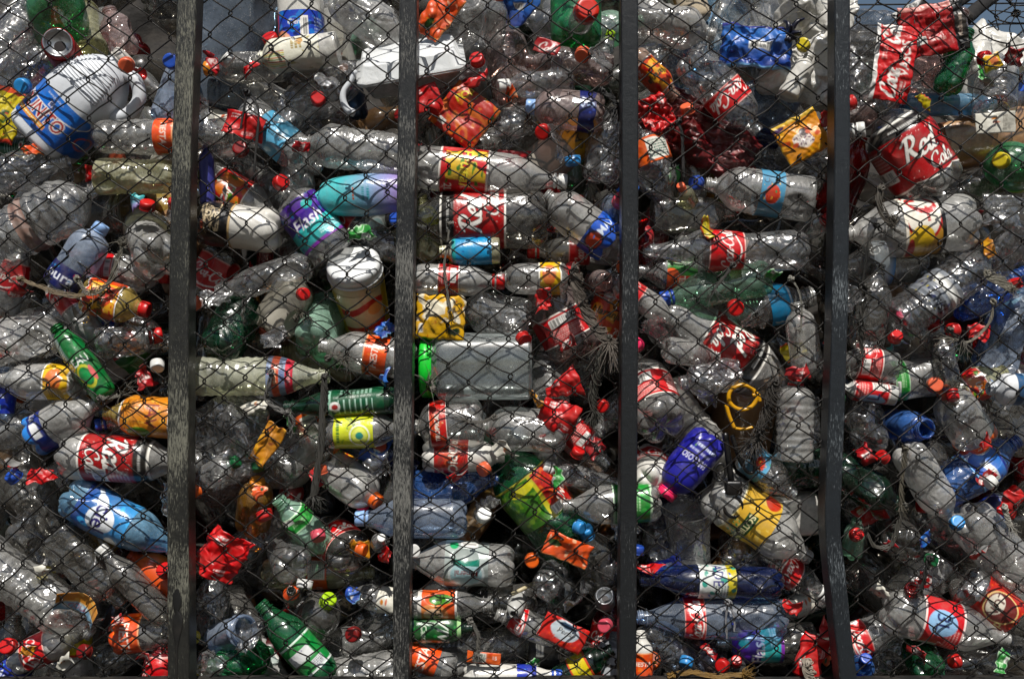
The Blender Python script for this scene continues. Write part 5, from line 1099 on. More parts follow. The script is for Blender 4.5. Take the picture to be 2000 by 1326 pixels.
B(1262, 590, -35, 140, 56, 'clear bottle with a scrap of red label touching the third post', m='dusty', lab='coke', lt=(.1, .4), c=.5)
B(1495, 598, 12, 190, 84, 'ribbed clear bottle with a sky blue and white wave label', k='soda', m='dusty', lab='skyblue', lt=(.5, .74), c=.35, ribs=5, zr=(.1, .45), s='blue wave label bottle', o=0, neck=.02)
B(1568, 660, 100, 140, 62, 'clear bottle dome behind a yellow and blue scrap', k='round', m='dusty', c=.3, o=1)
S_(1552, 685, 20, 44, 34, 'crumpled yellow and blue scrap left of the fourth post', 'yellowred', thick=6, cat='wrapper', o=1)
B(1420, 690, -32, 330, 134, 'large crushed bottle with a red cola label and black stripe', k='soda', m='dusty', lab='redcola_low', lt=(.3, .68), c=.5, s='crushed red cola bottle', o=-1)
B(1388, 738, 190, 120, 66, 'small clear bottle squashed against the wire over the red cola label', k='round', m='crisp', c=.8, s='squashed clear bottle', o=0)
B(1268, 765, 112, 190, 112, 'bottle with a dusty domed base and red label by the third post', k='soda', m='dusty', lab='redinfo', lt=(.22, .56), c=.25, s='dusty domed base', o=-1, tilt=-38)
B(1358, 842, -52, 220, 84, 'dusty ribbed grey bottle lying steeply above the indigo bottle', k='water', m='milky', ribs=9, zr=(.05, .8), c=.3, s='dusty ribbed grey bottle', o=0)
B(1455, 795, 80, 190, 128, 'brown amber jar with its open mouth in a yellow plastic clip', k='jar', m='brown', tilt=35, c=.2, name='plastic_jar', cat='jar', s='amber jar', o=1)
B(1552, 815, 88, 170, 78, 'ribbed clear bottle with a red cap left of the fourth post', k='juice', m='dusty', cap='red', ribs=7, zr=(.08, .7), c=.4, s='red-capped ribbed bottle', o=0)
B(1345, 908, 232, 150, 80, 'indigo bottle with a bright pink cap', k='round', m='#1d1d8a', cap='pink', lab='indigo', lt=(.1, .6), c=.2, s='indigo pink-capped bottle', o=-1, neck=.017)
B(1272, 912, 105, 150, 78, 'dusty white bottle with its petal base outward right of the third post', m='milky', tilt=-60, c=.2, lab='coke', lt=(.34, .6), s='white petal base', o=0)
B(1310, 875, 40, 120, 60, 'clear crushed bottle between the dusty domed base and the indigo bottle', m='crisp', c=.9)
B(1484, 1020, -36, 240, 110, 'large clear bottle with a yellow label with a green panel', k='soda', m='dusty', lab='solotos', lt=(.22, .56), c=.45, s='yellow green panel bottle', o=0, )
B(1500, 925, -40, 130, 70, 'clear bottle with colourful label bits behind the black clip', m='crisp', lab='skyfig', lt=(.1, .4), c=.7)
B(1562, 912, 175, 170, 88, 'dark bottle green bottle left of the fourth post', m='dgreen', c=.6, s='dark bottle green bottle', o=1)
B(1556, 1005, 8, 140, 90, 'translucent white square container against the fourth post', k='juice', m='milky', sq=.7, c=.3, s='white square container', o=0)
B(1348, 1050, 100, 130, 96, 'clear drinking cup with a cream coloured liner', k='cup', m='clear', tilt=20, c=.4, name='plastic_cup', cat='cup', s='clear cup', o=0)
B(1288, 1065, 110, 130, 70, 'clear crumpled bottle with a blue printed foot beside the clear cup', m='crisp', lab='bluesmall', lt=(.1, .35), c=1.0, s='crumpled blue-footed bottle', o=0)
B(1440, 1068, 100, 150, 70, 'clear bottle with a round glassy base outward over the blue bottle', m='crisp', tilt=-66, c=.3, s='round glassy base', o=0)
B(1318, 992, 0, 170, 84, 'dark teal bottle in shadow under the pink cap', m='dblue', c=.4, o=2)
B(1388, 1135, 178, 275, 70, 'long deep blue bottle with a white and yellow green label', k='soda', m='dblue', lab='blueade', lt=(.34, .6), c=.25, s='long deep blue bottle', o=-1)
B(1305, 1122, 190, 60, 32, 'bottle with a light blue cap resting on the deep blue bottle', m='blue', cap='#3a6cd8', c=.1, o=0)
B(1545, 1120, -32, 170, 66, 'small clear bottle with a red script label and white cap', k='soda', m='crisp', cap='white', lab='coke', lt=(.28, .56), c=.35, s='red script white-capped bottle', o=0)
B(1390, 1205, 180, 290, 84, 'long bluish clear bottle with a narrow red script label', k='soda', m='bluish', lab='coke', lt=(.56, .7), c=.3, s='long bluish bottle', o=-1)
B(1495, 1255, 182, 190, 80, 'bottle with a purple and turquoise label at the bottom', k='juice', m='smoky', lab='flash', lt=(.36, .86), c=.3, s='bottom purple turquoise bottle', o=0)
B(1312, 1272, -40, 150, 76, 'clear crumpled bottle above the orange cap at the bottom', m='crisp', c=.9, s='crumpled bottle over the orange cap', o=0)
B(1385, 1270, 90, 150, 74, 'round clear bottle with pink contents at the bottom of the fourth bay', k='round', m='pink', tilt=-50, c=.4, s='pink round bottle', o=0)
B(1270, 1300, 70, 90, 52, 'bottle with a plain orange cap facing out at the bottom', m='clear', cap='orange', tilt=74, c=.1, neck=.0145, s='plain orange cap', o=0)
B(1252, 1278, 90, 90, 44, 'orange and white bottle touching the third post at the bottom', m='milky', lab='orange', lt=(.1, .6), c=.3, o=0)
B(1362, 1292, 140, 130, 54, 'bottle with a torn lilac and white label at the bottom', m='milky', lab='lilacbits', lt=(.1, .8), c=.5, o=1)
B(1436, 1306, 80, 80, 42, 'bottle with a red cap under the bottom purple label', m='smoky', cap='red', tilt=66, c=.1, o=0)
B(1560, 1262, 6, 140, 70, 'grey clear bottle right of the bottom purple label', m='smoky', c=.7)
S_(1585, 1282, 70, 84, 56, 'crumpled red and white torn bag at the bottom left of the fourth post', 'redsheet', thick=16, crump=1.6, cat='bag', name='plastic_bag', s='torn red white bag', o=0)
# --- right bay
S_(1690, 118, 85, 180, 100, 'big shining clear plastic bag right of the fourth post', None, thick=60, m='crisp', crump=2.4, cat='bag', name='plastic_bag', s='shining clear bag', o=1)
S_(1746, 122, 82, 150, 78, 'long red printed sheet with white script hanging from the top', 'cokesheet', thick=4, crump=.5, cat='label', name='loose_label', s='long red sheet', o=0, curl=8)
S_(1822, 58, 10, 130, 100, 'dark red film with a black edge strip at the top right', 'redblack', thick=6, crump=.7, cat='film', name='plastic_film', s='red black film', o=0)
S_(1782, 32, 30, 70, 46, 'small black film corner left of the red film', 'blackfilm', thick=4, crump=.6, cat='film', name='plastic_film', o=0)
B(1842, 90, 60, 160, 90, 'clear bottle behind the red film with a red tint', m='pink', c=.7, o=2)
S_(1925, 140, 60, 170, 120, 'large translucent torn bag bulging under the bent wire', None, thick=70, m='milky', crump=2.4, cat='bag', name='plastic_bag', s='torn bulging bag', o=1)
S_(1938, 122, 20, 38, 32, 'small bright yellow plastic flower shaped scrap', 'yellowpic', thick=8, crump=1.2, cat='wrapper', s='yellow scrap', o=0)
B(1868, 120, 70, 130, 62, 'green tinted bottle crumpled below the red film', m='green', c=.8, o=1)
B(1790, 172, 30, 210, 90, 'sunlit clear bottle with a dark red cap below the long red sheet', m='crisp', cap='dred', c=.7, s='sunlit clear bottle')
B(1945, 165, 90, 160, 84, 'clear bottle with coiled ridges at the right edge above the brown jug', k='water', m='crisp', ribs=6, tilt=-50, c=.4, s='coiled ridge bottle', o=0)
B(1988, 142, 80, 150, 70, 'clear bottle with a blue label at the right frame edge', m='clear', lab='bluecap', lt=(.2, .5), c=.5)
B(1858, 205, 0, 200, 44, 'slender light blue bottle with a dark red cap', k='round', m='lblue', cap='dred', c=.3, neck=.017, s='slender blue bottle', o=0)
B(1705, 215, 20, 180, 76, 'pink tinted clear bottle above the black stripe label', m='pink', c=.7)
B(1772, 292, 122, 204, 140, 'huge bottle with a sunlit red cola label at the right', k='soda', m='dusty', lab='redcola', lt=(.16, .8), c=.12, flat=.03, s='huge red cola bottle', o=-1, rot=2)
B(1936, 272, 12, 220, 106, 'brown syrup jug with a white picture label on top', k='juice', m='brown', lab=None, c=.2, sq=.6, s='brown jug', o=1)
S_(1945, 240, 4, 80, 40, 'white label with red and orange print on the brown jug', 'whitebits', thick=2, crump=.4, cat='label', name='loose_label', o=0)
B(1978, 325, 150, 150, 96, 'green bottle with a yellow cap facing out at the right edge', k='round', m='agreen', cap='yellow', lab='lime', lt=(.1, .3), tilt=70, c=.3, s='green bottle with yellow cap', o=-1)
B(1900, 375, 20, 200, 84, 'dim clear bottle lying below the brown jug', m='smoky', c=.7)
S_(1965, 398, -6, 90, 34, 'clear plastic tray edge at the right below the yellow cap', None, thick=16, m='clear', crump=.6, cat='tray lid', name='tray_lid', o=1)
B(1775, 445, 186, 260, 112, 'large clear bottle with an orange yellow label and white oval emblem', k='soda', m='dusty', lab='tropic', lt=(.3, .6), c=.3, s='yellow oval emblem bottle', o=-2)
B(1722, 515, 180, 170, 84, 'clear bottle with a white and blue label, domed end outward', k='soda', m='dusty', lab='aguawhite', lt=(.42, .66), c=.3, s='white blue domed bottle', o=0)
B(1848, 560, 36, 245, 94, 'clear ribbed bottle with a white band and dark lettering', k='water', m='crisp', lab='cristal', lt=(.26, .52), c=.35, ribs=12, zr=(.05, .8), s='white band ribbed bottle', o=-1)
B(1965, 490, 60, 130, 60, 'clear bottle with a threaded open neck at the right edge', m='crisp', c=.5, tilt=30, s='threaded neck bottle', o=1)
B(1935, 570, 30, 160, 70, 'deep blue crumpled bottle behind the pale twine', m='blue', c=.8, s='blue bottle behind twine', o=1)
B(1755, 645, 75, 90, 56, 'bottle with a bright pink cap and red collar', m='crisp', cap='pink', tilt=45, c=.3, s='pink-capped bottle', o=0)
B(1800, 660, 55, 130, 72, 'dusty bottle with a round red cap right of the pink cap', k='round', m='dusty', cap='red', tilt=52, c=.2, s='dusty red-capped bottle', o=0)
B(1848, 718, -88, 130, 48, 'clear bottle with a red cap pointing straight down', k='round', m='smoky', cap='red', tilt=25, c=.3, s='downward red cap', o=0)
B(1690, 712, 175, 130, 66, 'clear bottle with a red label touching the fourth post', m='dusty', lab='redinfo', lt=(.3, .66), c=.4, s='red label by the fourth post', o=0)
B(1695, 765, 172, 110, 40, 'small can-like bottle with a red and white label by the fourth post', k='juice', m='#b4b4b0', lab='redwhite', lt=(.15, .8), c=.2, s='small red white bottle', o=0)
B(1765, 742, 186, 150, 76, 'clear bottle with a green and white label right of the red one', m='dusty', lab='green', lt=(.5, .68), c=.35, s='green white strip bottle', o=0)
B(1905, 752, 25, 130, 66, 'bottle with a red and yellow ring label near the orange cap', m='yellowish', lab='fruitgreen', lt=(.3, .6), c=.4, s='red yellow ring bottle')
B(1985, 760, 178, 110, 60, 'white bottle with navy stripes at the right edge', k='juice', m='#b8bcc0', lab='whiteblue', lt=(.1, .8), c=.2, s='navy striped bottle', o=0)
B(1878, 815, 122, 150, 92, 'dusty domed bottle with an orange cap and orange base ring', k='round', m='dusty', cap='salmon', lab='orange', lt=(.1, .2), tilt=35, c=.2, s='orange-ringed bottle', o=0)
B(1772, 832, -8, 130, 66, 'blue plastic jug neck with a dark round mouth', k='round', m='blue', tilt=58, c=.2, neck=.019, s='blue jug neck', o=1)
B(1728, 872, 20, 170, 92, 'dark clear bottle with a wide ring opening under the blue jug neck', k='jar', m='smoky', tilt=45, c=.3, name='plastic_jar', cat='jar', s='dark ring jar', o=1)
B(1692, 820, 100, 150, 70, 'clear glinting bottle with a petal base by the fourth post', m='crisp', tilt=-50, c=.7)
B(1905, 912, 32, 200, 92, 'bottle with a shiny violet blue label and white cord', m='blue', lab='bluefilm', lt=(.4, .7), c=.7, s='violet blue bottle', o=1)
B(1812, 945, -58, 170, 76, 'grey clear bottle with its open mouth pointing down', k='round', m='dusty', c=.5, s='mouth down bottle', o=0)
B(1690, 950, -30, 160, 84, 'dark green bottle right of the fourth post', m='dgreen', c=.6, s='dark green bottle by the fourth post', o=0)
S_(1697, 1005, 20, 66, 40, 'dark red film scrap under the dark green bottle', 'redsheet', thick=5, cat='film', name='plastic_film', o=1)
B(1752, 1035, 110, 150, 78, 'dark clear bottle with a round base outward behind the rope loop', m='smoky', tilt=-62, c=.4, s='round base behind the rope loop', o=1)
B(1668, 1050, 80, 90, 44, 'bottle with a bright green tinted neck by the bend in the fourth post', m='pgreen', cap=None, tilt=40, c=.3, o=1)
B(1885, 1050, -40, 240, 106, 'large dark grey bottle lying below the violet blue one', m='smoky', c=.6, s='large dark grey bottle')
B(1958, 1085, -48, 230, 100, 'dusty large bottle at the right edge below the torn red white scrap', m='dusty', c=.5, s='large edge bottle')
S_(1972, 985, 70, 50, 32, 'torn red and white wrapper scrap with frayed paper at the right edge', 'redsheet', thick=6, crump=1.4, cat='wrapper', o=0, s='torn edge scrap')
B(1938, 1000, 40, 130, 60, 'bottle with a navy label and red cap near the right edge', m='bluish', cap='red', lab='navy', lt=(.3, .7), c=.5)
B(1790, 1140, 30, 130, 92, 'flattened pale cup with a red ringed mouth', k='cup', m='dusty', tilt=-25, c=.4, flat=.25, name='plastic_cup', cat='cup', s='flattened pale cup', o=0)
B(1782, 1152, 80, 36, 30, 'open bottle mouth with a dark red ring in front of the pale cup', m='red', tilt=78, c=0, o=0, neck=.0125)
B(1848, 1218, -14, 250, 88, 'clear bottle with a red and white info label above the bottom rail', k='soda', m='dusty', lab='redwhite', lt=(.26, .58), rot=45, c=.3, s='red white info bottle', o=-1)
B(1945, 1185, -38, 180, 84, 'bottle with an orange red label and cream oval emblem', k='soda', m='smoky', lab='emblem', lt=(.2, .68), c=.35, s='cream oval emblem bottle', o=0)
B(1715, 1150, -45, 160, 90, 'dark clear crumpled bottle left of the pale cup', m='smoky', c=.8, s='dark crumpled bottle')
B(1800, 1278, 110, 130, 74, 'green crumpled bottle base under the red white info bottle', m='green', tilt=-50, c=.8, s='green crumpled base', o=0)
B(1705, 1238, 20, 130, 70, 'clear bottle with a bright red label scrap right of the fourth post', m='clear', lab='coke', lt=(.1, .4), c=.6, s='red scrap bottle', o=0)
B(1748, 1272, 40, 150, 80, 'glinting clear bottle on the bottom rail left of the green base', m='crisp', c=.9, o=0)
B(1682, 1304, 60, 80, 48, 'bottle with a blue cap at the bottom by the fourth post', m='blue', cap='blue', tilt=60, c=.2, o=0)
B(1990, 1150, 100, 190, 80, 'ribbed grey clear bottle standing at the right edge', k='water', m='dusty', ribs=8, c=.5)
B(1985, 1238, -60, 150, 70, 'clear crushed bottle at the right edge above the bottom rail', m='crisp', c=.9)
B(1905, 1290, 10, 190, 66, 'dim clear bottle lying along the bottom rail at the right', m='smoky', c=.7)
B(1960, 830, -40, 200, 96, 'grey clear crumpled bottle right of the orange-ringed bottle', m='smoky', c=.9)
B(1960, 660, 70, 220, 100, 'big bluish clear bag-like bottle right of the pale twine', m='bluish', c=1.1, s='big bluish bottle')
B(1700, 600, 80, 170, 74, 'dark clear bottle between the white blue label and the red label', m='smoky', c=.8)
B(696, 196, 100, 74, 40, 'blue plastic container behind the curved white handle', k='round', m='#0f2a44', c=.3, o=2)
# ------------------------------------------------------------ build the heap
ITEMS.sort(key=lambda t: (t[0], t[1]))
for q_ in (-.085, -.04, 0, .04, .085): pack_add(P(802 + q_ * 1000, 128 - q_ * 170, .075)[None], np.array([.055]))
for _o, i, d in ITEMS:
    (make_bottle if d['fn'] == 'bottle' else make_sheet)(i, d)

# bottles that only show in the gaps: placed behind everything above and described by what they lie against
rng = np.random.default_rng(11)
marks = [(x, y, s) for x, y, Y, r, l, s in LOG if s]
used = set(); nf = 0; tries = 0
pool = ['clear'] * 4 + ['dusty'] * 4 + ['crisp'] * 3 + ['smoky'] * 3 + ['bluish', 'yellowish']
adj = {'clear': 'clear', 'dusty': 'dusty grey', 'crisp': 'glinting clear', 'smoky': 'dim grey', 'pink': 'pinkish', 'green': 'green', 'bluish': 'bluish', 'yellowish': 'pale yellow', 'red': 'dark red', 'ochre': 'amber'}
def in_heap(px, py): return py > (max(10, 60 - (px - 1000) * .02) if px < 1850 else 110)
pts_used = []
while nf < 52 and tries < 2500:
    tries += 1
    px, py = rng.uniform(-10, 2010), rng.uniform(20, 1310)
    if not in_heap(px, py) or (380 < px < 550 and py < 120) or any((px - a) ** 2 + (py - b) ** 2 < 115 ** 2 for a, b in pts_used): continue
    mt = pool[rng.integers(len(pool))]
    lab = None
    for dd, x, y, s in sorted(((x - px) ** 2 + (y - py) ** 2, x, y, s) for x, y, s in marks)[:6]:
        dx, dy = px - x, py - y
        rel = 'behind' if math.hypot(dx, dy) < 45 else ('above' if dy < 0 else 'below') if abs(dy) > abs(dx) else 'beside'
        if (mt, rel, s) in used: continue
        used.add((mt, rel, s)); lab = f'{adj[mt]} bottle showing in the gap {rel} the {s}'; break
    if not lab: continue
    d = dict(px=px, py=py, ang=rng.uniform(0, 360), L=rng.uniform(110, 190), D=rng.uniform(46, 72), label=lab, k=['soda', 'round', 'water'][rng.integers(3)], m=mt, cap=[None, None, 'red', 'white', 'blue'][rng.integers(5)],
             lab=[None, None, None, None, 'mineral', 'whitebits'][rng.integers(6)], lt=(.2, .5), tilt=rng.uniform(-30, 30), c=rng.uniform(.5, 1), flat=.1, s=None, cat='bottle', name='plastic_bottle', roll=0, rot=rng.uniform(-60, 60), group='bottles showing in the gaps of the heap', ring=False, Y=None, kw={}, fn='bottle', drop=True)
    if make_bottle(5000 + tries, d) is not None: nf += 1; pts_used.append((px, py))

# loose caps and torn scraps caught in the gaps near the mesh
heroes = [(d['px'], d['py'], d['ang'], d['L'] * .42, d['D'] * .55) for o_, i_, d in ITEMS if o_ < 0 and d['fn'] == 'bottle'] + [(800, 128, 8, 115, 55), (700, 190, 0, 30, 40), (705, 545, 0, 60, 60), (1746, 122, 82, 80, 44), (1476, 92, 0, 74, 48), (1566, 268, 28, 50, 46), (1484, 1020, -36, 90, 60)]
def clear_of_heroes(px, py):
    for x, y, a, l, w in heroes:
        c, s = math.cos(R_(a)), math.sin(R_(a)); dx, dy = px - x, y - py
        if abs(dx * c + dy * s) < l and abs(-dx * s + dy * c) < w: return False
    return True
def auto_label(kind, px, py, word):
    for dd, x, y, s in sorted(((x - px) ** 2 + (y - py) ** 2, x, y, s) for x, y, s in marks)[:7]:
        dx, dy = px - x, py - y
        rel = 'over' if math.hypot(dx, dy) < 30 else ('above' if dy < 0 else 'below') if abs(dy) > abs(dx) else 'beside'
        if (kind, word, rel, s) in used: continue
        used.add((kind, word, rel, s)); return f'{word} {kind} {rel} the {s}'
rng = np.random.default_rng(21); nc_ = 0; placed = []
CW = {'red': 'red', 'dred': 'dark red', 'orange': 'orange', 'blue': 'blue', 'white': 'white', 'pink': 'pink', 'green': 'green', 'salmon': 'faded orange', 'yellow': 'yellow', 'rose': 'rose', 'lblue': 'light blue'}
cl = ['red'] * 7 + ['dred', 'orange', 'orange', 'blue', 'white', 'white', 'pink', 'green', 'salmon', 'salmon', 'yellow', 'rose', 'lblue']
for tr_ in range(1500):
    if nc_ >= 85: break
    px, py = rng.uniform(10, 1990), rng.uniform(70, 1300)
    if any((px - a) ** 2 + (py - b) ** 2 < 62 ** 2 for a, b in placed): continue
    r = rng.uniform(.0125, .016); fn = lambda Y: P(px, py, Y)[None]
    Y = pack(fn, np.array([r]), .02, .3, 1.)
    if Y > .14 or not clear_of_heroes(px, py): continue
    cn = cl[rng.integers(len(cl))]; lb = auto_label('bottle cap wedged', px, py, CW[cn])
    if not lb: continue
    pack_add(fn(Y), np.array([r])); h = .017
    o = add_cap(None, h * .5, r, h, cn); o.name = 'bottle_cap'; o.data.name = 'bottle_cap'
    q = Vector((0, 1, 0)).rotation_difference(Vector(P(px, py, Y) - np.array([0, -DIST, ZC]))).to_matrix()
    o.matrix_world = matrix(np.array(q) @ frame_(rng.uniform(0, 360), rng.uniform(5, 80)), P(px, py, Y)); tag(o, lb, 'bottle cap', 'loose bottle caps caught in the heap'); placed.append((px, py)); nc_ += 1
ns_ = 0; placed = []
sw = {'redsheet': 'red', 'metalred': 'dark red', 'redknot': 'crimson', 'orangewrap': 'orange', 'yellowred': 'yellow', 'bluefilm': 'blue', 'lime': 'lime', 'whitebits': 'white', 'goldwrap': 'brown', 'opal': 'teal', 'green': 'green', None: 'clear'}
sl = ['redsheet'] * 4 + ['metalred'] * 3 + ['redknot'] * 2 + ['orangewrap', 'yellowred', 'bluefilm', 'whitebits', 'whitebits', 'goldwrap', 'goldwrap', 'green', 'opal', None, None, None, None, None, None]
for tr_ in range(1500):
    if ns_ >= 150: break
    px, py = rng.uniform(10, 1990), rng.uniform(90, 1305)
    if any((px - a) ** 2 + (py - b) ** 2 < 58 ** 2 for a, b in placed): continue
    r = .014; fn = lambda Y: P(px, py, Y)[None]
    Y = pack(fn, np.array([r]), .02, .3, .9)
    if Y > .15 or not clear_of_heroes(px, py): continue
    an = sl[rng.integers(len(sl))]; lb = auto_label('film scrap' if an is None else 'torn label scrap', px, py, sw[an])
    if not lb: continue
    w_, h_ = rng.uniform(24, 48), rng.uniform(16, 32)
    if an is None: w_, h_ = w_ * 1.6, h_ * 1.7
    cut = rng.uniform(-.5, .5, 2)
    d = dict(o=0, px=px, py=py, ang=rng.uniform(0, 360), w=w_, h=h_, label=lb, art=an, thick=4, crump=rng.uniform(.8, 1.8), yaw=rng.uniform(-50, 50), pitch=rng.uniform(-50, 50), s=None, cat='film' if an is None else 'label', name='film_scrap' if an is None else 'label_scrap', curl=rng.uniform(-14, 14), m='crisp' if an is None else None, fold=0, knot=None, Y=Y,
             shape=lambda U, V, x, z: (x * (1 + cut[0] * V * 1.2), z * (1 + cut[1] * U * 1.4 + .12 * np.sin(U * 17))))
    make_sheet(9000 + tr_, d); placed.append((px, py)); ns_ += 1

# ------------------------------------------------------------ the mass of bottles deeper in the heap: one object of stuff
mb = MB(); rng = np.random.default_rng(4)
tint = [PET[k] for k in ('deep', 'smoky', 'clear', 'dgreen', 'red', 'dblue', 'brown')] + [solid('#3c080b')]  # 'deep' plastic has the shade of the cavities put into its tint
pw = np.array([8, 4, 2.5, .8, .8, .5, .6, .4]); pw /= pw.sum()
cnt = 0
for k in range(900):
    px, py, Y = rng.uniform(-120, 2120), rng.uniform(-120, 1420), rng.uniform(.26, .62)
    lim = -300 if px < 1250 else -300 + (px - 1250) * .95 if px < 1620 else 75 + (px - 1620) * .3
    if py < lim: continue
    L, R = rng.uniform(.15, .26), rng.uniform(.03, .05)
    S = Surf(['soda', 'round', 'water'][k % 3], L, 2 * R, .7, .1, k)
    q = np.linspace(.01, 1, 20) * S.len; TH, Q = np.meshgrid(np.arange(22) / 22 * 2 * math.pi, q)
    p = S.at(TH, q=Q).reshape(-1, 3); p[:, 2] -= L / 2
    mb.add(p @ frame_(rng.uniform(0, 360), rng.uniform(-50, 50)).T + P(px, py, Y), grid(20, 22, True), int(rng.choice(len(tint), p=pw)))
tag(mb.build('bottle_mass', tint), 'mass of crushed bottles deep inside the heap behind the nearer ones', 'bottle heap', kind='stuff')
# added dark backing: a lumpy slope coloured as the shade in the gaps
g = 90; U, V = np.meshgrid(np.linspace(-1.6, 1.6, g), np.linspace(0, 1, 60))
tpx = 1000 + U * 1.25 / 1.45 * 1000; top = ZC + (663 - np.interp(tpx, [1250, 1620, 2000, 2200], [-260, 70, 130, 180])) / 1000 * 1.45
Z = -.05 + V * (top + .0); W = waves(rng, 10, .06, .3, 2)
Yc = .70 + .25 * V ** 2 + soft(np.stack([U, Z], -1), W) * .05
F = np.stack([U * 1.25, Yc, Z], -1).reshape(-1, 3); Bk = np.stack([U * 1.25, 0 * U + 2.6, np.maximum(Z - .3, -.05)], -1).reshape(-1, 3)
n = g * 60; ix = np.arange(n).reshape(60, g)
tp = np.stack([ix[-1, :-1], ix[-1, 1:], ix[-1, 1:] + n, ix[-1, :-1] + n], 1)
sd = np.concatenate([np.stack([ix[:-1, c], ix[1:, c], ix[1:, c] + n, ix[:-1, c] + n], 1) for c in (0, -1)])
tag(mesh_obj('heap_backing', np.concatenate([F, Bk]), [grid(60, g, False), grid(60, g, False, n), tp, sd], plain('dark heap backing', '#161310', .85, bump=1., scale=40, dirt=.6)), 'added dark backing that stands for the shaded depths of the heap', 'bottle heap', kind='stuff')

# ------------------------------------------------------------ chain link fabric: upright zigzag wires hooked into each other
def warp(x, y):
    """lattice point (photo px) -> sagging, pushed out fabric"""
    w = lambda a, b, c, d: math.sin(x / a + y / b + c) * d
    X = x + w(310, 420, 1.1, 7) + w(97, 131, 2.3, 2.2) + w(41, 57, .5, 1.4)
    Yy = y - .075 * (x - 1000) + w(260, -390, .4, 8) + w(83, 111, 3.3, 2.4) + w(37, 61, 4., 1.4) - .02 * (y - 663)
    k = max(0, (x - 1700) / 300) * max(0, (330 - y) / 330)
    Yy += k * 60 * math.sin(x / 60 + y / 90); X += k * 30 * math.cos(y / 55 + x / 120)
    yd = -.004 + .012 * math.sin(x / 230 + 1.) * math.sin(y / 190) - .008 * math.sin(x / 110 + y / 150)
    return X, Yy, yd
mb = MB(); rng = np.random.default_rng(3)
A = 19.8; Hs = 38.6
for wv in range(-3, 56):
    x0 = wv * 2 * A - 10; pts = []
    y_end = 1400
    k = -4
    while k * Hs < y_end:
        sgn = 1 if (k + wv) % 2 == 0 else -1
        y = k * Hs
        ox = A + 2.1; jx, jy = rng.normal(0, .8), rng.normal(0, .8)
        yo = .0022
        for dy, fx in ((-5.5, .84), (-2.2, 1.02), (2.2, 1.02), (5.5, .84)):
            X, Yy, yd = warp(x0 + sgn * ox * fx + jx, y + dy + jy)
            pts.append(P(X, Yy, yd + yo * (1 if dy < 0 else -1) * sgn))
        bow = rng.normal(0, 1.5)
        X, Yy, yd = warp(x0 + bow * .6, y + Hs / 2 + bow); pts.append(P(X, Yy, yd))
        k += 1
    mb.tube(smooth_path(pts, len(pts) * 2), .00152, 6, caps=False)
# loose wires twisted over the torn top right corner
wire = plain('weathered wire', '#1e1d1b', .45, metal=.6, bump=.3, scale=300, dirt=.6, dcol=(.02, .012, .008))
tag(mb.build('chain_link_fence', wire), 'rusty dark chain link mesh stretched in front of the whole heap', 'fence')
mb = MB()
for pts in ([(1955, -20), (1978, 10), (1984, 28), (1972, 60), (1992, 110)], [(1940, 2), (1930, 20), (1952, 22), (1984, 26), (2010, 20)], [(1984, 28), (1970, 34), (1955, 48), (1925, 56)], [(1984, 28), (2002, 70), (2012, 120)], [(1990, -20), (1982, 24), (1995, 34), (2020, 40)], [(1948, -10), (1944, 30), (1950, 60), (1930, 40)], [(1976, 64), (1972, 100), (1985, 130)]):
    mb.tube(smooth_path([P(x, y, -.01 + .004 * math.sin(x)) for x, y in pts], 24), .0011, 6)
for k in range(6):
    a = np.linspace(0, 6.28, 16); q = rng.normal(size=(2, 3)); q /= np.linalg.norm(q, axis=1, keepdims=True)
    mb.tube(P(1984, 27, -.01) + .007 * (np.cos(a)[:, None] * q[0] + np.sin(a)[:, None] * q[1]), .0013, 5, caps=False)
tag(mb.build('tangled_wire', wire), 'tangle of loose dark wire knotted in the top right corner of the mesh', 'wire')

# ------------------------------------------------------------ posts and rail
def post_mat(name, base, wear, amount, olive):
    m, nt, out = newmat(name)
    tc = N(nt, 'TexCoord').outputs['Object']
    st = N(nt, 'Mapping', {'Vector': tc, 'Scale': (1, 1, .16)}).outputs[0]
    a = N(nt, 'TexNoise', {'Vector': st, 'Scale': 420., 'Detail': 6., 'Roughness': .8}).outputs['Fac']
    b = N(nt, 'TexNoise', {'Vector': tc, 'Scale': 7., 'Detail': 4.}).outputs['Fac']
    c = N(nt, 'TexNoise', {'Vector': tc, 'Scale': 60., 'Detail': 5., 'Roughness': .7}).outputs['Fac']
    f = math_(nt, 'ADD', a, math_(nt, 'MULTIPLY', math_(nt, 'SUBTRACT', b, .5), .5))
    fl = ramp(nt, f, [(.60 - amount * .14, 0.), (.68 - amount * .14, 1.)])
    col = N(nt, 'MixRGB', {0: math_(nt, 'MULTIPLY', fl, .75), 1: c4(lin(base)), 2: c4(lin(wear))}).outputs[0]
    ol = ramp(nt, c, [(.45, 0.), (.7, 1.)])
    col = N(nt, 'MixRGB', {0: math_(nt, 'MULTIPLY', ol, .45), 1: col, 2: c4(lin(olive))}).outputs[0]
    bp = N(nt, 'Bump', {'Strength': .5, 'Distance': .002, 'Height': math_(nt, 'ADD', f, c)}).outputs[0]
    r = ramp(nt, fl, [(0, .38), (1, .7)])
    nt.links.new(N(nt, 'BsdfPrincipled', {'Base Color': col, 'Roughness': r, 'Normal': bp}).outputs[0], out.inputs[0]); return m
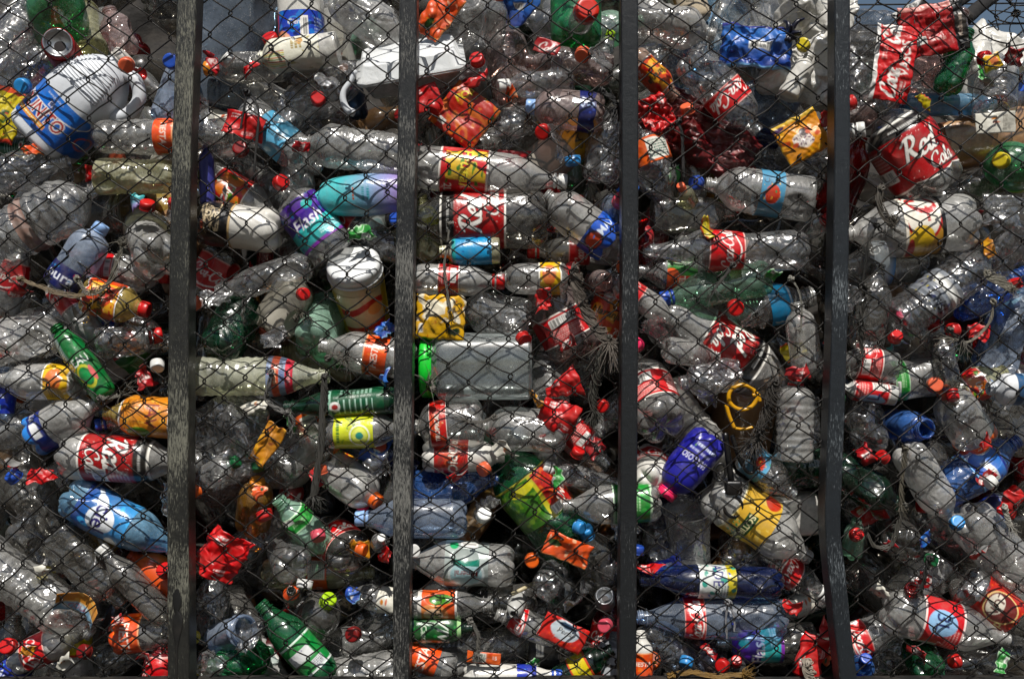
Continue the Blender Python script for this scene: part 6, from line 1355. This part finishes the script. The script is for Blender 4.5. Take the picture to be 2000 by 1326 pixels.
def post(pts, label, mat, depth=.05, yf=-.062):
    mb = MB(); loops = []
    ys = np.linspace(-60, 1400, 60); px = np.interp(ys, [p[0] for p in pts], [p[1] for p in pts]); w = np.interp(ys, [p[0] for p in pts], [p[2] for p in pts])
    px = np.convolve(np.pad(px, 2, 'edge'), [.1, .2, .4, .2, .1], 'valid')
    for y, x, ww in zip(ys, px, w):
        c = P(x, y, yf); q = rrect(ww / 1000 * .97, depth, .0045, 4)
        loops.append(np.stack([c[0] + q[:, 0], yf + depth / 2 + q[:, 1], np.full(len(q), c[2])], 1))
    mb.loft(loops[::-1]); o = mb.build('fence_post', mat, None, smooth=False)
    tag(o, label, 'post', 'square steel posts in front of the mesh'); return o
pa = post_mat('worn olive paint', '#1c1c1a', '#787769', .58, '#30302b')
pb = post_mat('worn grey paint', '#191a1b', '#7a7973', .45, '#292a28')
pc = post_mat('dark slate paint', '#17191b', '#6c6e6e', .08, '#1c1f21')
pd = post_mat('scuffed slate paint', '#1a1e22', '#7c8488', .18, '#242a2f')
post([(-60, 366, 38), (0, 364, 38), (300, 353, 37), (632, 348, 40), (932, 346, 42), (1326, 348, 43), (1400, 348, 43)], 'leftmost steel post, flaking pale olive paint with a dark drip at its foot', pa)
post([(-60, 797, 34), (0, 797, 34), (300, 794, 36), (632, 788, 36), (932, 785, 36), (1326, 783, 32), (1400, 783, 32)], 'slim grey post with heavy white scratches, second from the left edge', pb)
post([(-60, 1230, 34), (0, 1230, 34), (300, 1231, 33), (632, 1231, 33), (932, 1228, 33), (1326, 1226, 34), (1400, 1226, 34)], 'straight dark slate post with few scratches, right of the red cola label', pc)
post([(-60, 1646, 31), (0, 1646, 31), (300, 1646, 31), (632, 1641, 32), (932, 1630, 32), (1010, 1626, 32), (1048, 1627, 30), (1100, 1634, 33), (1232, 1647, 33), (1326, 1658, 34), (1400, 1666, 34)], 'bent slate post kinked near its foot, nearest to the huge red cola bottle', pd)
# tar drip on the first post
mb = MB(); rr = random.Random(2)
yfront = -.0626
for y, w in ((1168, 7), (1190, 8), (1205, 6)):
    pass
out_ = [(1150, 3), (1160, 7), (1172, 9), (1184, 8), (1192, 4), (1196, 3.5), (1202, 8), (1214, 10), (1228, 9), (1244, 6), (1262, 3), (1300, 2.2), (1335, 2)]
loops = [np.array([[P(346 + w * math.cos(a) + 1.5 * math.sin(y), y, 0)[0] * .969, yfront - .0012 * max(0, math.sin(a)) - .0002, P(0, y, yfront)[2]] for a in np.linspace(0, math.pi, 9)] + [[P(346, y, 0)[0] * .969, yfront + .001, P(0, y, yfront)[2]]]) for y, w in out_]
mb.loft(loops, cap0=False, cap1=False); tar = mb.build('tar_drip', solid('#0c0c0b', .5))
firstpost = [o for o in COL.objects if o.name == 'fence_post'][0]; tar.parent = firstpost
def rail(y0, y1, label):
    mb = MB(); a, b = P(-60, (y0 + y1) / 2, 0), P(2060, (y0 + y1) / 2, 0); h = (y1 - y0) / 1000
    q = rrect(.03, h, .004, 4); loops = [np.stack([np.full(len(q), x), .0 + q[:, 0], a[2] + q[:, 1] + .0015 * math.sin(x * 9)], 1) for x in np.linspace(a[0], b[0], 50)]
    mb.loft(loops); o = mb.build('bottom_rail', plain('dirty rail', '#0a0908', .7, bump=.6, scale=50, dirt=.6), smooth=False); tag(o, label, 'rail')
rail(1323, 1360, 'dirty steel rail running along the foot of the fence')

# ------------------------------------------------------------ twine, clip and the poles on top
TW([(150, 545), (176, 572), (215, 548), (232, 500), (238, 482)], 'pale frayed twine looped above the red capped bottle', n=16, spread=7, col='#6b675c', fray=30, seed=2)
TW([(40, 545), (80, 560), (140, 578), (176, 572)], 'frayed straw twine at the edge by the red labelled bottle', n=12, spread=6, col='#60523b', fray=38, seed=3)
TW([(195, 778), (215, 775), (236, 772)], 'frayed grey twine end tied under the bright green bottle', n=12, spread=5, fray=46, seed=4, dirs=(.7, .25), col='#524f47')
TW([(578, 622), (582, 618), (588, 612)], 'small frayed twine star tied above the pale green bottle', n=14, spread=3, fray=30, seed=5, dirs=(0, 0), col='#474338')
TW([(640, 700), (655, 690), (672, 702)], 'dark frayed knot tied on the ribbed tray lid', n=12, spread=4, fray=34, seed=6, dirs=(.3, -.3), col='#393630')
TW([(530, 728), (522, 760), (518, 778), (536, 795), (558, 806)], 'grey twine hanging from the long juice bottle to a clear knot', n=10, spread=5, fray=20, seed=7, col='#54524f')
TW([(634, 735), (632, 790), (628, 850), (622, 910), (612, 968)], 'long dark frayed rope hanging straight down in the second bay', n=30, spread=8, th=1.1, fray=30, seed=8, col='#363531')
TW([(482, 180), (476, 215), (470, 250)], 'short dark strap hanging over the loose red label', n=14, spread=2.2, th=1.4, seed=9, col='#090909', knot=True, twist=.6)
TW([(484, 182), (504, 212), (502, 270), (496, 335)], 'long dark strap hanging beside the loose red label', n=14, spread=2.2, th=1.4, seed=10, col='#090909', knot=True, twist=.6)
TW([(1125, 525), (1128, 560), (1142, 600), (1168, 640), (1190, 668)], 'thick bundle of pale frayed raffia hanging left of the third post', n=60, spread=15, th=.9, fray=60, seed=11, col='#615951')
TW([(1190, 660), (1168, 720), (1162, 760), (1160, 800)], 'dark stringy twine hanging below the raffia bundle', n=22, spread=12, fray=40, seed=12, col='#35342d')
TW([(1175, 178), (1195, 190), (1208, 210)], 'black knotted cord by the third post near the navy strip', n=20, spread=6, th=1.5, fray=40, seed=13, col='#0b0b0c', dirs=(-.3, -1))
TW([(880, 438), (875, 470), (868, 520), (872, 560), (880, 605)], 'thin grey cord hanging across the red cola label', n=8, spread=3, fray=20, seed=14, col='#5c5952')
TW([(846, 758), (842, 745), (838, 752)], 'pale frayed tuft tied beside the green lid', n=10, spread=3, fray=40, seed=15, col='#6b675f', dirs=(.1, 1.))
TW([(965, 815), (940, 825), (912, 822)], 'frayed grey cord tied over the round dusty bottle', n=10, spread=4, fray=50, seed=16, col='#423f39')
TW([(1325, 238), (1332, 262), (1334, 300), (1336, 345)], 'black cord hanging down over the dark red bottle', n=10, spread=3, th=1.5, seed=17, col='#090909')
TW([(1432, 518), (1412, 545), (1395, 565)], 'dark knotted cord tied over the green blue capped bottle', n=12, spread=4, fray=30, seed=18, col='#312f2b')
TW([(1545, 545), (1558, 565), (1566, 600), (1564, 640)], 'pale cord loop hanging over the sky blue wave label', n=7, spread=2.5, fray=12, seed=19, col='#6d6b63')
TW([(1515, 748), (1508, 780), (1496, 820), (1480, 858)], 'thick dark raffia bundle hanging beside the amber jar', n=46, spread=16, th=1., fray=50, seed=20, col='#2d2924')
TW([(1722, 368), (1718, 392), (1728, 420), (1745, 440)], 'bristly grey twine tuft above the yellow oval emblem', n=40, spread=11, fray=34, seed=21, col='#534e46', dirs=(-.1, 1.), twist=.6)
TW([(1728, 420), (1745, 445), (1765, 458)], 'dark twisted twine tied on the yellow oval emblem', n=14, spread=5, seed=22, col='#2d2a24')
TW([(1712, 440), (1696, 475), (1690, 520), (1686, 552)], 'thin black cord hanging over the white blue label', n=8, spread=2.5, seed=23, col='#11110e')
TW([(1690, 560), (1684, 600), (1682, 640), (1685, 690)], 'dark stringy cord hanging right of the fourth post', n=16, spread=6, fray=20, seed=24, col='#282723')
TW([(1928, 535), (1948, 545), (1972, 560)], 'pale bundled twine wad near the right edge', n=46, spread=13, th=1., fray=12, seed=25, col='#6d695d', twist=.4)
TW([(1940, 590), (1936, 620), (1918, 650), (1890, 668), (1862, 662)], 'pale knotted twine trailing above the downward red cap', n=9, spread=4, fray=44, seed=26, col='#6b665a')
TW([(1855, 645), (1868, 660), (1880, 664)], 'frayed grey tuft hanging right of the dusty red capped bottle', n=16, spread=5, fray=40, seed=27, col='#4a463e', dirs=(-.2, -1))
TW([(1768, 875), (1766, 905), (1762, 940), (1760, 985)], 'pale upright twine bundle beside the mouth down bottle', n=22, spread=7, fray=24, seed=28, col='#544f43')
TW([(1766, 985), (1752, 1035), (1738, 1066), (1712, 1068), (1690, 1040)], 'dark rope loop drooping in front of the round base', n=12, spread=5, th=1.2, fray=20, seed=29, col='#3b3933')
TW([(1816, 1090), (1808, 1120), (1800, 1150)], 'black cord hanging over the flattened pale cup', n=14, spread=5, th=1.3, fray=24, seed=30, col='#0f0e0b')
TW([(1422, 1176), (1418, 1210), (1420, 1246)], 'silver cord strand hanging at the long bluish bottle, longer of two', n=8, spread=2.2, seed=31, col='#79797c')
TW([(1424, 1178), (1434, 1205), (1434, 1232)], 'silver cord strand beside its longer twin over the bluish bottle', n=8, spread=2.2, seed=32, col='#79797c')
TW([(918, 1212), (935, 1240), (932, 1275)], 'grey twisted cord hanging above the long ribbed dusty bottle', n=14, spread=5, fray=20, seed=33, col='#5c5a54')
TW([(1310, 1318), (1350, 1312), (1400, 1320), (1450, 1316)], 'yellow frayed rope lying along the bottom rail', n=20, spread=6, fray=24, seed=34, col='#6b4e0f')
TW([(1576, 1296), (1580, 1310), (1586, 1330)], 'white crumpled paper twine under the torn red white bag', n=40, spread=16, th=1.6, fray=26, seed=35, col='#8f8679', twist=.5)
TW([(1962, 990), (1968, 1010), (1972, 1025)], 'white frayed paper strands at the right edge', n=24, spread=7, fray=24, seed=36, col='#8f8c83')
TW([(560, 806), (575, 822), (570, 838)], 'grey cord end lying on the very large crumpled bottle', n=8, spread=4, fray=16, seed=37, col='#54524f')

# black plastic clip with finger rings
Yk = .012; blk = solid('#0b0b0c', .35)
root = bpy.data.objects.new('plastic_clip', None); COL.objects.link(root); tag(root, 'black plastic clip with three rings hanging over the yellow label', 'clip')
def part(name, fn):
    mb = MB(); fn(mb); o = mb.build(name, blk, root); return o
root.location = P(1430, 955, Yk); ro = np.array(root.location)
def bar_(pts, r): return lambda mb: mb.tube(smooth_path([P(x, y, Yk) - ro for x, y in pts], 16), r, 10)
def ring_(cx, cy, rx, ry, r, ang=0):
    a = np.linspace(0, 2 * math.pi, 36, endpoint=False); c, s = math.cos(R_(ang)), math.sin(R_(ang))
    pts = [P(cx + rx * math.cos(t) * c - ry * math.sin(t) * s, cy + rx * math.cos(t) * s + ry * math.sin(t) * c, Yk) - ro for t in a]
    return lambda mb: mb.tube(pts, r, 8, closed=True)
part('arm', bar_([(1416, 846), (1422, 890), (1428, 938)], .0062)); part('arm', bar_([(1430, 850), (1442, 890), (1452, 910)], .0045))
part('ring', ring_(1406, 922, 11, 17, .0028, 10)); part('ring', ring_(1463, 908, 11, 16, .0034, -20)); part('ring', ring_(1432, 990, 17, 19, .004))
def block(mb):
    c = P(1432, 952, Yk) - ro; loops = [np.stack([c[0] + q[:, 0], np.full(len(q), c[1] + y), c[2] + q[:, 1]], 1) for y, q in ((-.010, rrect(.026, .02, .004)), (-.012 + .004, rrect(.033, .027, .005)), (.008, rrect(.033, .027, .005)))]
    mb.loft(loops)
part('block', block)
# yellow plastic clip round the amber jar
mb = MB(); yel = solid('#c08a08', .3)
root = bpy.data.objects.new('jar_clip', None); COL.objects.link(root); root.location = P(1450, 790, .02); ro = np.array(root.location); Yk = .02
tag(root, 'yellow plastic clip round the mouth of the amber jar', 'clip')
def yp(name, fn):
    mb = MB(); fn(mb); mb.build(name, yel, root)
yp('ring', ring_(1450, 776, 27, 24, .0045)); yp('arm', bar_([(1418, 790), (1424, 812), (1434, 836)], .0042)); yp('arm', bar_([(1434, 836), (1452, 838), (1470, 834)], .003)); yp('arm', bar_([(1470, 772), (1480, 770), (1484, 784)], .004))
# hinged food tray: clear white box, lid towards the camera
def box_(mb, zs, m=0):
    mb.loft([np.stack([q[:, 0], q[:, 1], np.full(len(q), z)], 1) for z, w_, d_, r in zs for q in [rrect(w_, d_, r, 7)]], m)
root = bpy.data.objects.new('food_tray', None); COL.objects.link(root); tag(root, 'clear white hinged food tray resting against the second post', 'food tray', None)
a_, p_ = R_(10), R_(42)
Xv = np.array([math.cos(a_), 0, math.sin(a_)]); Zv = np.array([-math.sin(a_) * math.cos(p_), -math.sin(p_), math.cos(a_) * math.cos(p_)]); Yv = np.cross(Zv, Xv)
root.matrix_world = matrix(np.stack([Xv, Yv, Zv], 1), P(802, 126, .072))
mb = MB(); box_(mb, [(-.045, .17, .07, .012), (-.043, .176, .076, .014), (-.006, .205, .102, .018), (-.004, .222, .118, .02), (-.001, .222, .118, .02)])
tm = M_('traywhite'); o_ = mb.build('base', tm, root); o_['wrinkle'] = .5
mb = MB(); box_(mb, [(.0005, .222, .118, .02), (.003, .222, .118, .02), (.005, .204, .102, .018), (.03, .186, .086, .016), (.032, .178, .078, .012), (.0305, .16, .06, .01), (.033, .15, .05, .01)]); o_ = mb.build('lid', tm, root); o_['wrinkle'] = .5
for yy_ in (-.053, .053):
    pass
mb = MB(); mb.tube(smooth_path([P(x, y, .03) for x, y in ((694, 138), (684, 160), (672, 178), (670, 196), (678, 214), (692, 222))], 24), .0065 * np.linspace(.8, 1.2, 24), 12); tag(mb.build('curved_handle', solid('#c4c8cc', .35)), 'curved white plastic handle hanging left of the clear food tray', 'handle')
# drinking straw
mb = MB(); mb.tube([P(1000, 1160, .03), P(1040, 1140, .05)], .0042, 12); tag(mb.build('drinking_straw', solid('#a89c7c', .4)), 'beige drinking straw piece above the white spout', 'straw')
# poles lying over the top of the heap
wood = plain('weathered pole', '#0c0907', .85, bump=.8, scale=50, dirt=.5)
for (a, b, r, l) in (((1838, 32), (1930, -30), .013, 'dark weathered pole lying over the heap left of its neighbour'), ((1895, 30), (1985, -35), .016, 'thicker dark weathered pole in the top right corner')):
    mb = MB(); p0, p1 = P(*a, .25), P(*b, .45); d = p1 - p0
    mb.tube(smooth_path([p0 - d * .1, p0, p0 + d * .5 + np.array([0, 0, .004]), p1 + d * 2], 20), r * np.linspace(1, .9, 20), 14); tag(mb.build('wooden_pole', wood), l, 'pole')
for y, l in ((10, 'upper thin dark cable crossing the sky'), (50, 'lower thin dark cable crossing the sky')):
    mb = MB(); mb.tube(smooth_path([P(900, y - 2, 3.), P(1500, y + 1, 3.), P(2300, y - 6, 3.)], 20), .004, 6); tag(mb.build('overhead_cable', blk), l, 'cable')
# ground
mb = MB(); n = 60; U, V = np.meshgrid(np.linspace(-1, 1, n), np.linspace(-1, 1, n)); s = 400
X = np.sign(U) * np.abs(U) ** 3 * s; Yg = np.sign(V) * np.abs(V) ** 3 * s
mb.add(np.stack([X, Yg, 0 * X], -1).reshape(-1, 3), grid(n, n, False)); tag(mb.build('ground', plain('packed dirt', '#38332c', .9, bump=.8, scale=30, dirt=.5)), 'packed dirt ground', None, kind='structure')

# ------------------------------------------------------------ light, sky, camera
EL, AZ = 58., 4.        # sun behind the camera, a little to the right
sd = Vector((math.sin(R_(AZ)) * math.cos(R_(EL)), -math.cos(R_(AZ)) * math.cos(R_(EL)), math.sin(R_(EL))))
su = bpy.data.lights.new('sun', 'SUN'); su.energy = 5.0; su.angle = R_(.5); su.color = (1, .96, .9)
so = bpy.data.objects.new('sun', su); COL.objects.link(so); so.rotation_euler = (-sd).to_track_quat('-Z', 'Y').to_euler()
w = bpy.data.worlds.new('World'); SC.world = w; w.use_nodes = True; nt = w.node_tree
sk = nt.nodes.new('ShaderNodeTexSky'); sk.sky_type = 'NISHITA'; sk.sun_disc = False; sk.sun_elevation = R_(EL); sk.sun_rotation = R_(180 - AZ); sk.air_density = 1.2; sk.dust_density = 2.
bg = nt.nodes['Background']; bg.inputs[1].default_value = .05; nt.links.new(sk.outputs[0], bg.inputs[0])
cd = bpy.data.cameras.new('camera'); cam = bpy.data.objects.new('camera', cd); COL.objects.link(cam)
cam.location = (0, -DIST, ZC); cam.rotation_euler = (math.pi / 2, 0, 0); cd.sensor_width = 36; cd.lens = 36 * DIST / 2.0; cd.clip_start = .05; cd.clip_end = 1500
SC.camera = cam
vs = SC.view_settings; vs.view_transform = 'Standard'; vs.look = 'None'; vs.gamma = 1; vs.use_curve_mapping = False; vs.exposure = .16
cy = SC.cycles; cy.max_bounces = 16; cy.transparent_max_bounces = 22; cy.diffuse_bounces = 3; cy.glossy_bounces = 3; cy.transmission_bounces = 6; cy.caustics_reflective = False; cy.caustics_refractive = False; cy.use_denoising = True; cy.sample_clamp_indirect = 6; cy.use_adaptive_sampling = True; cy.adaptive_threshold = .02
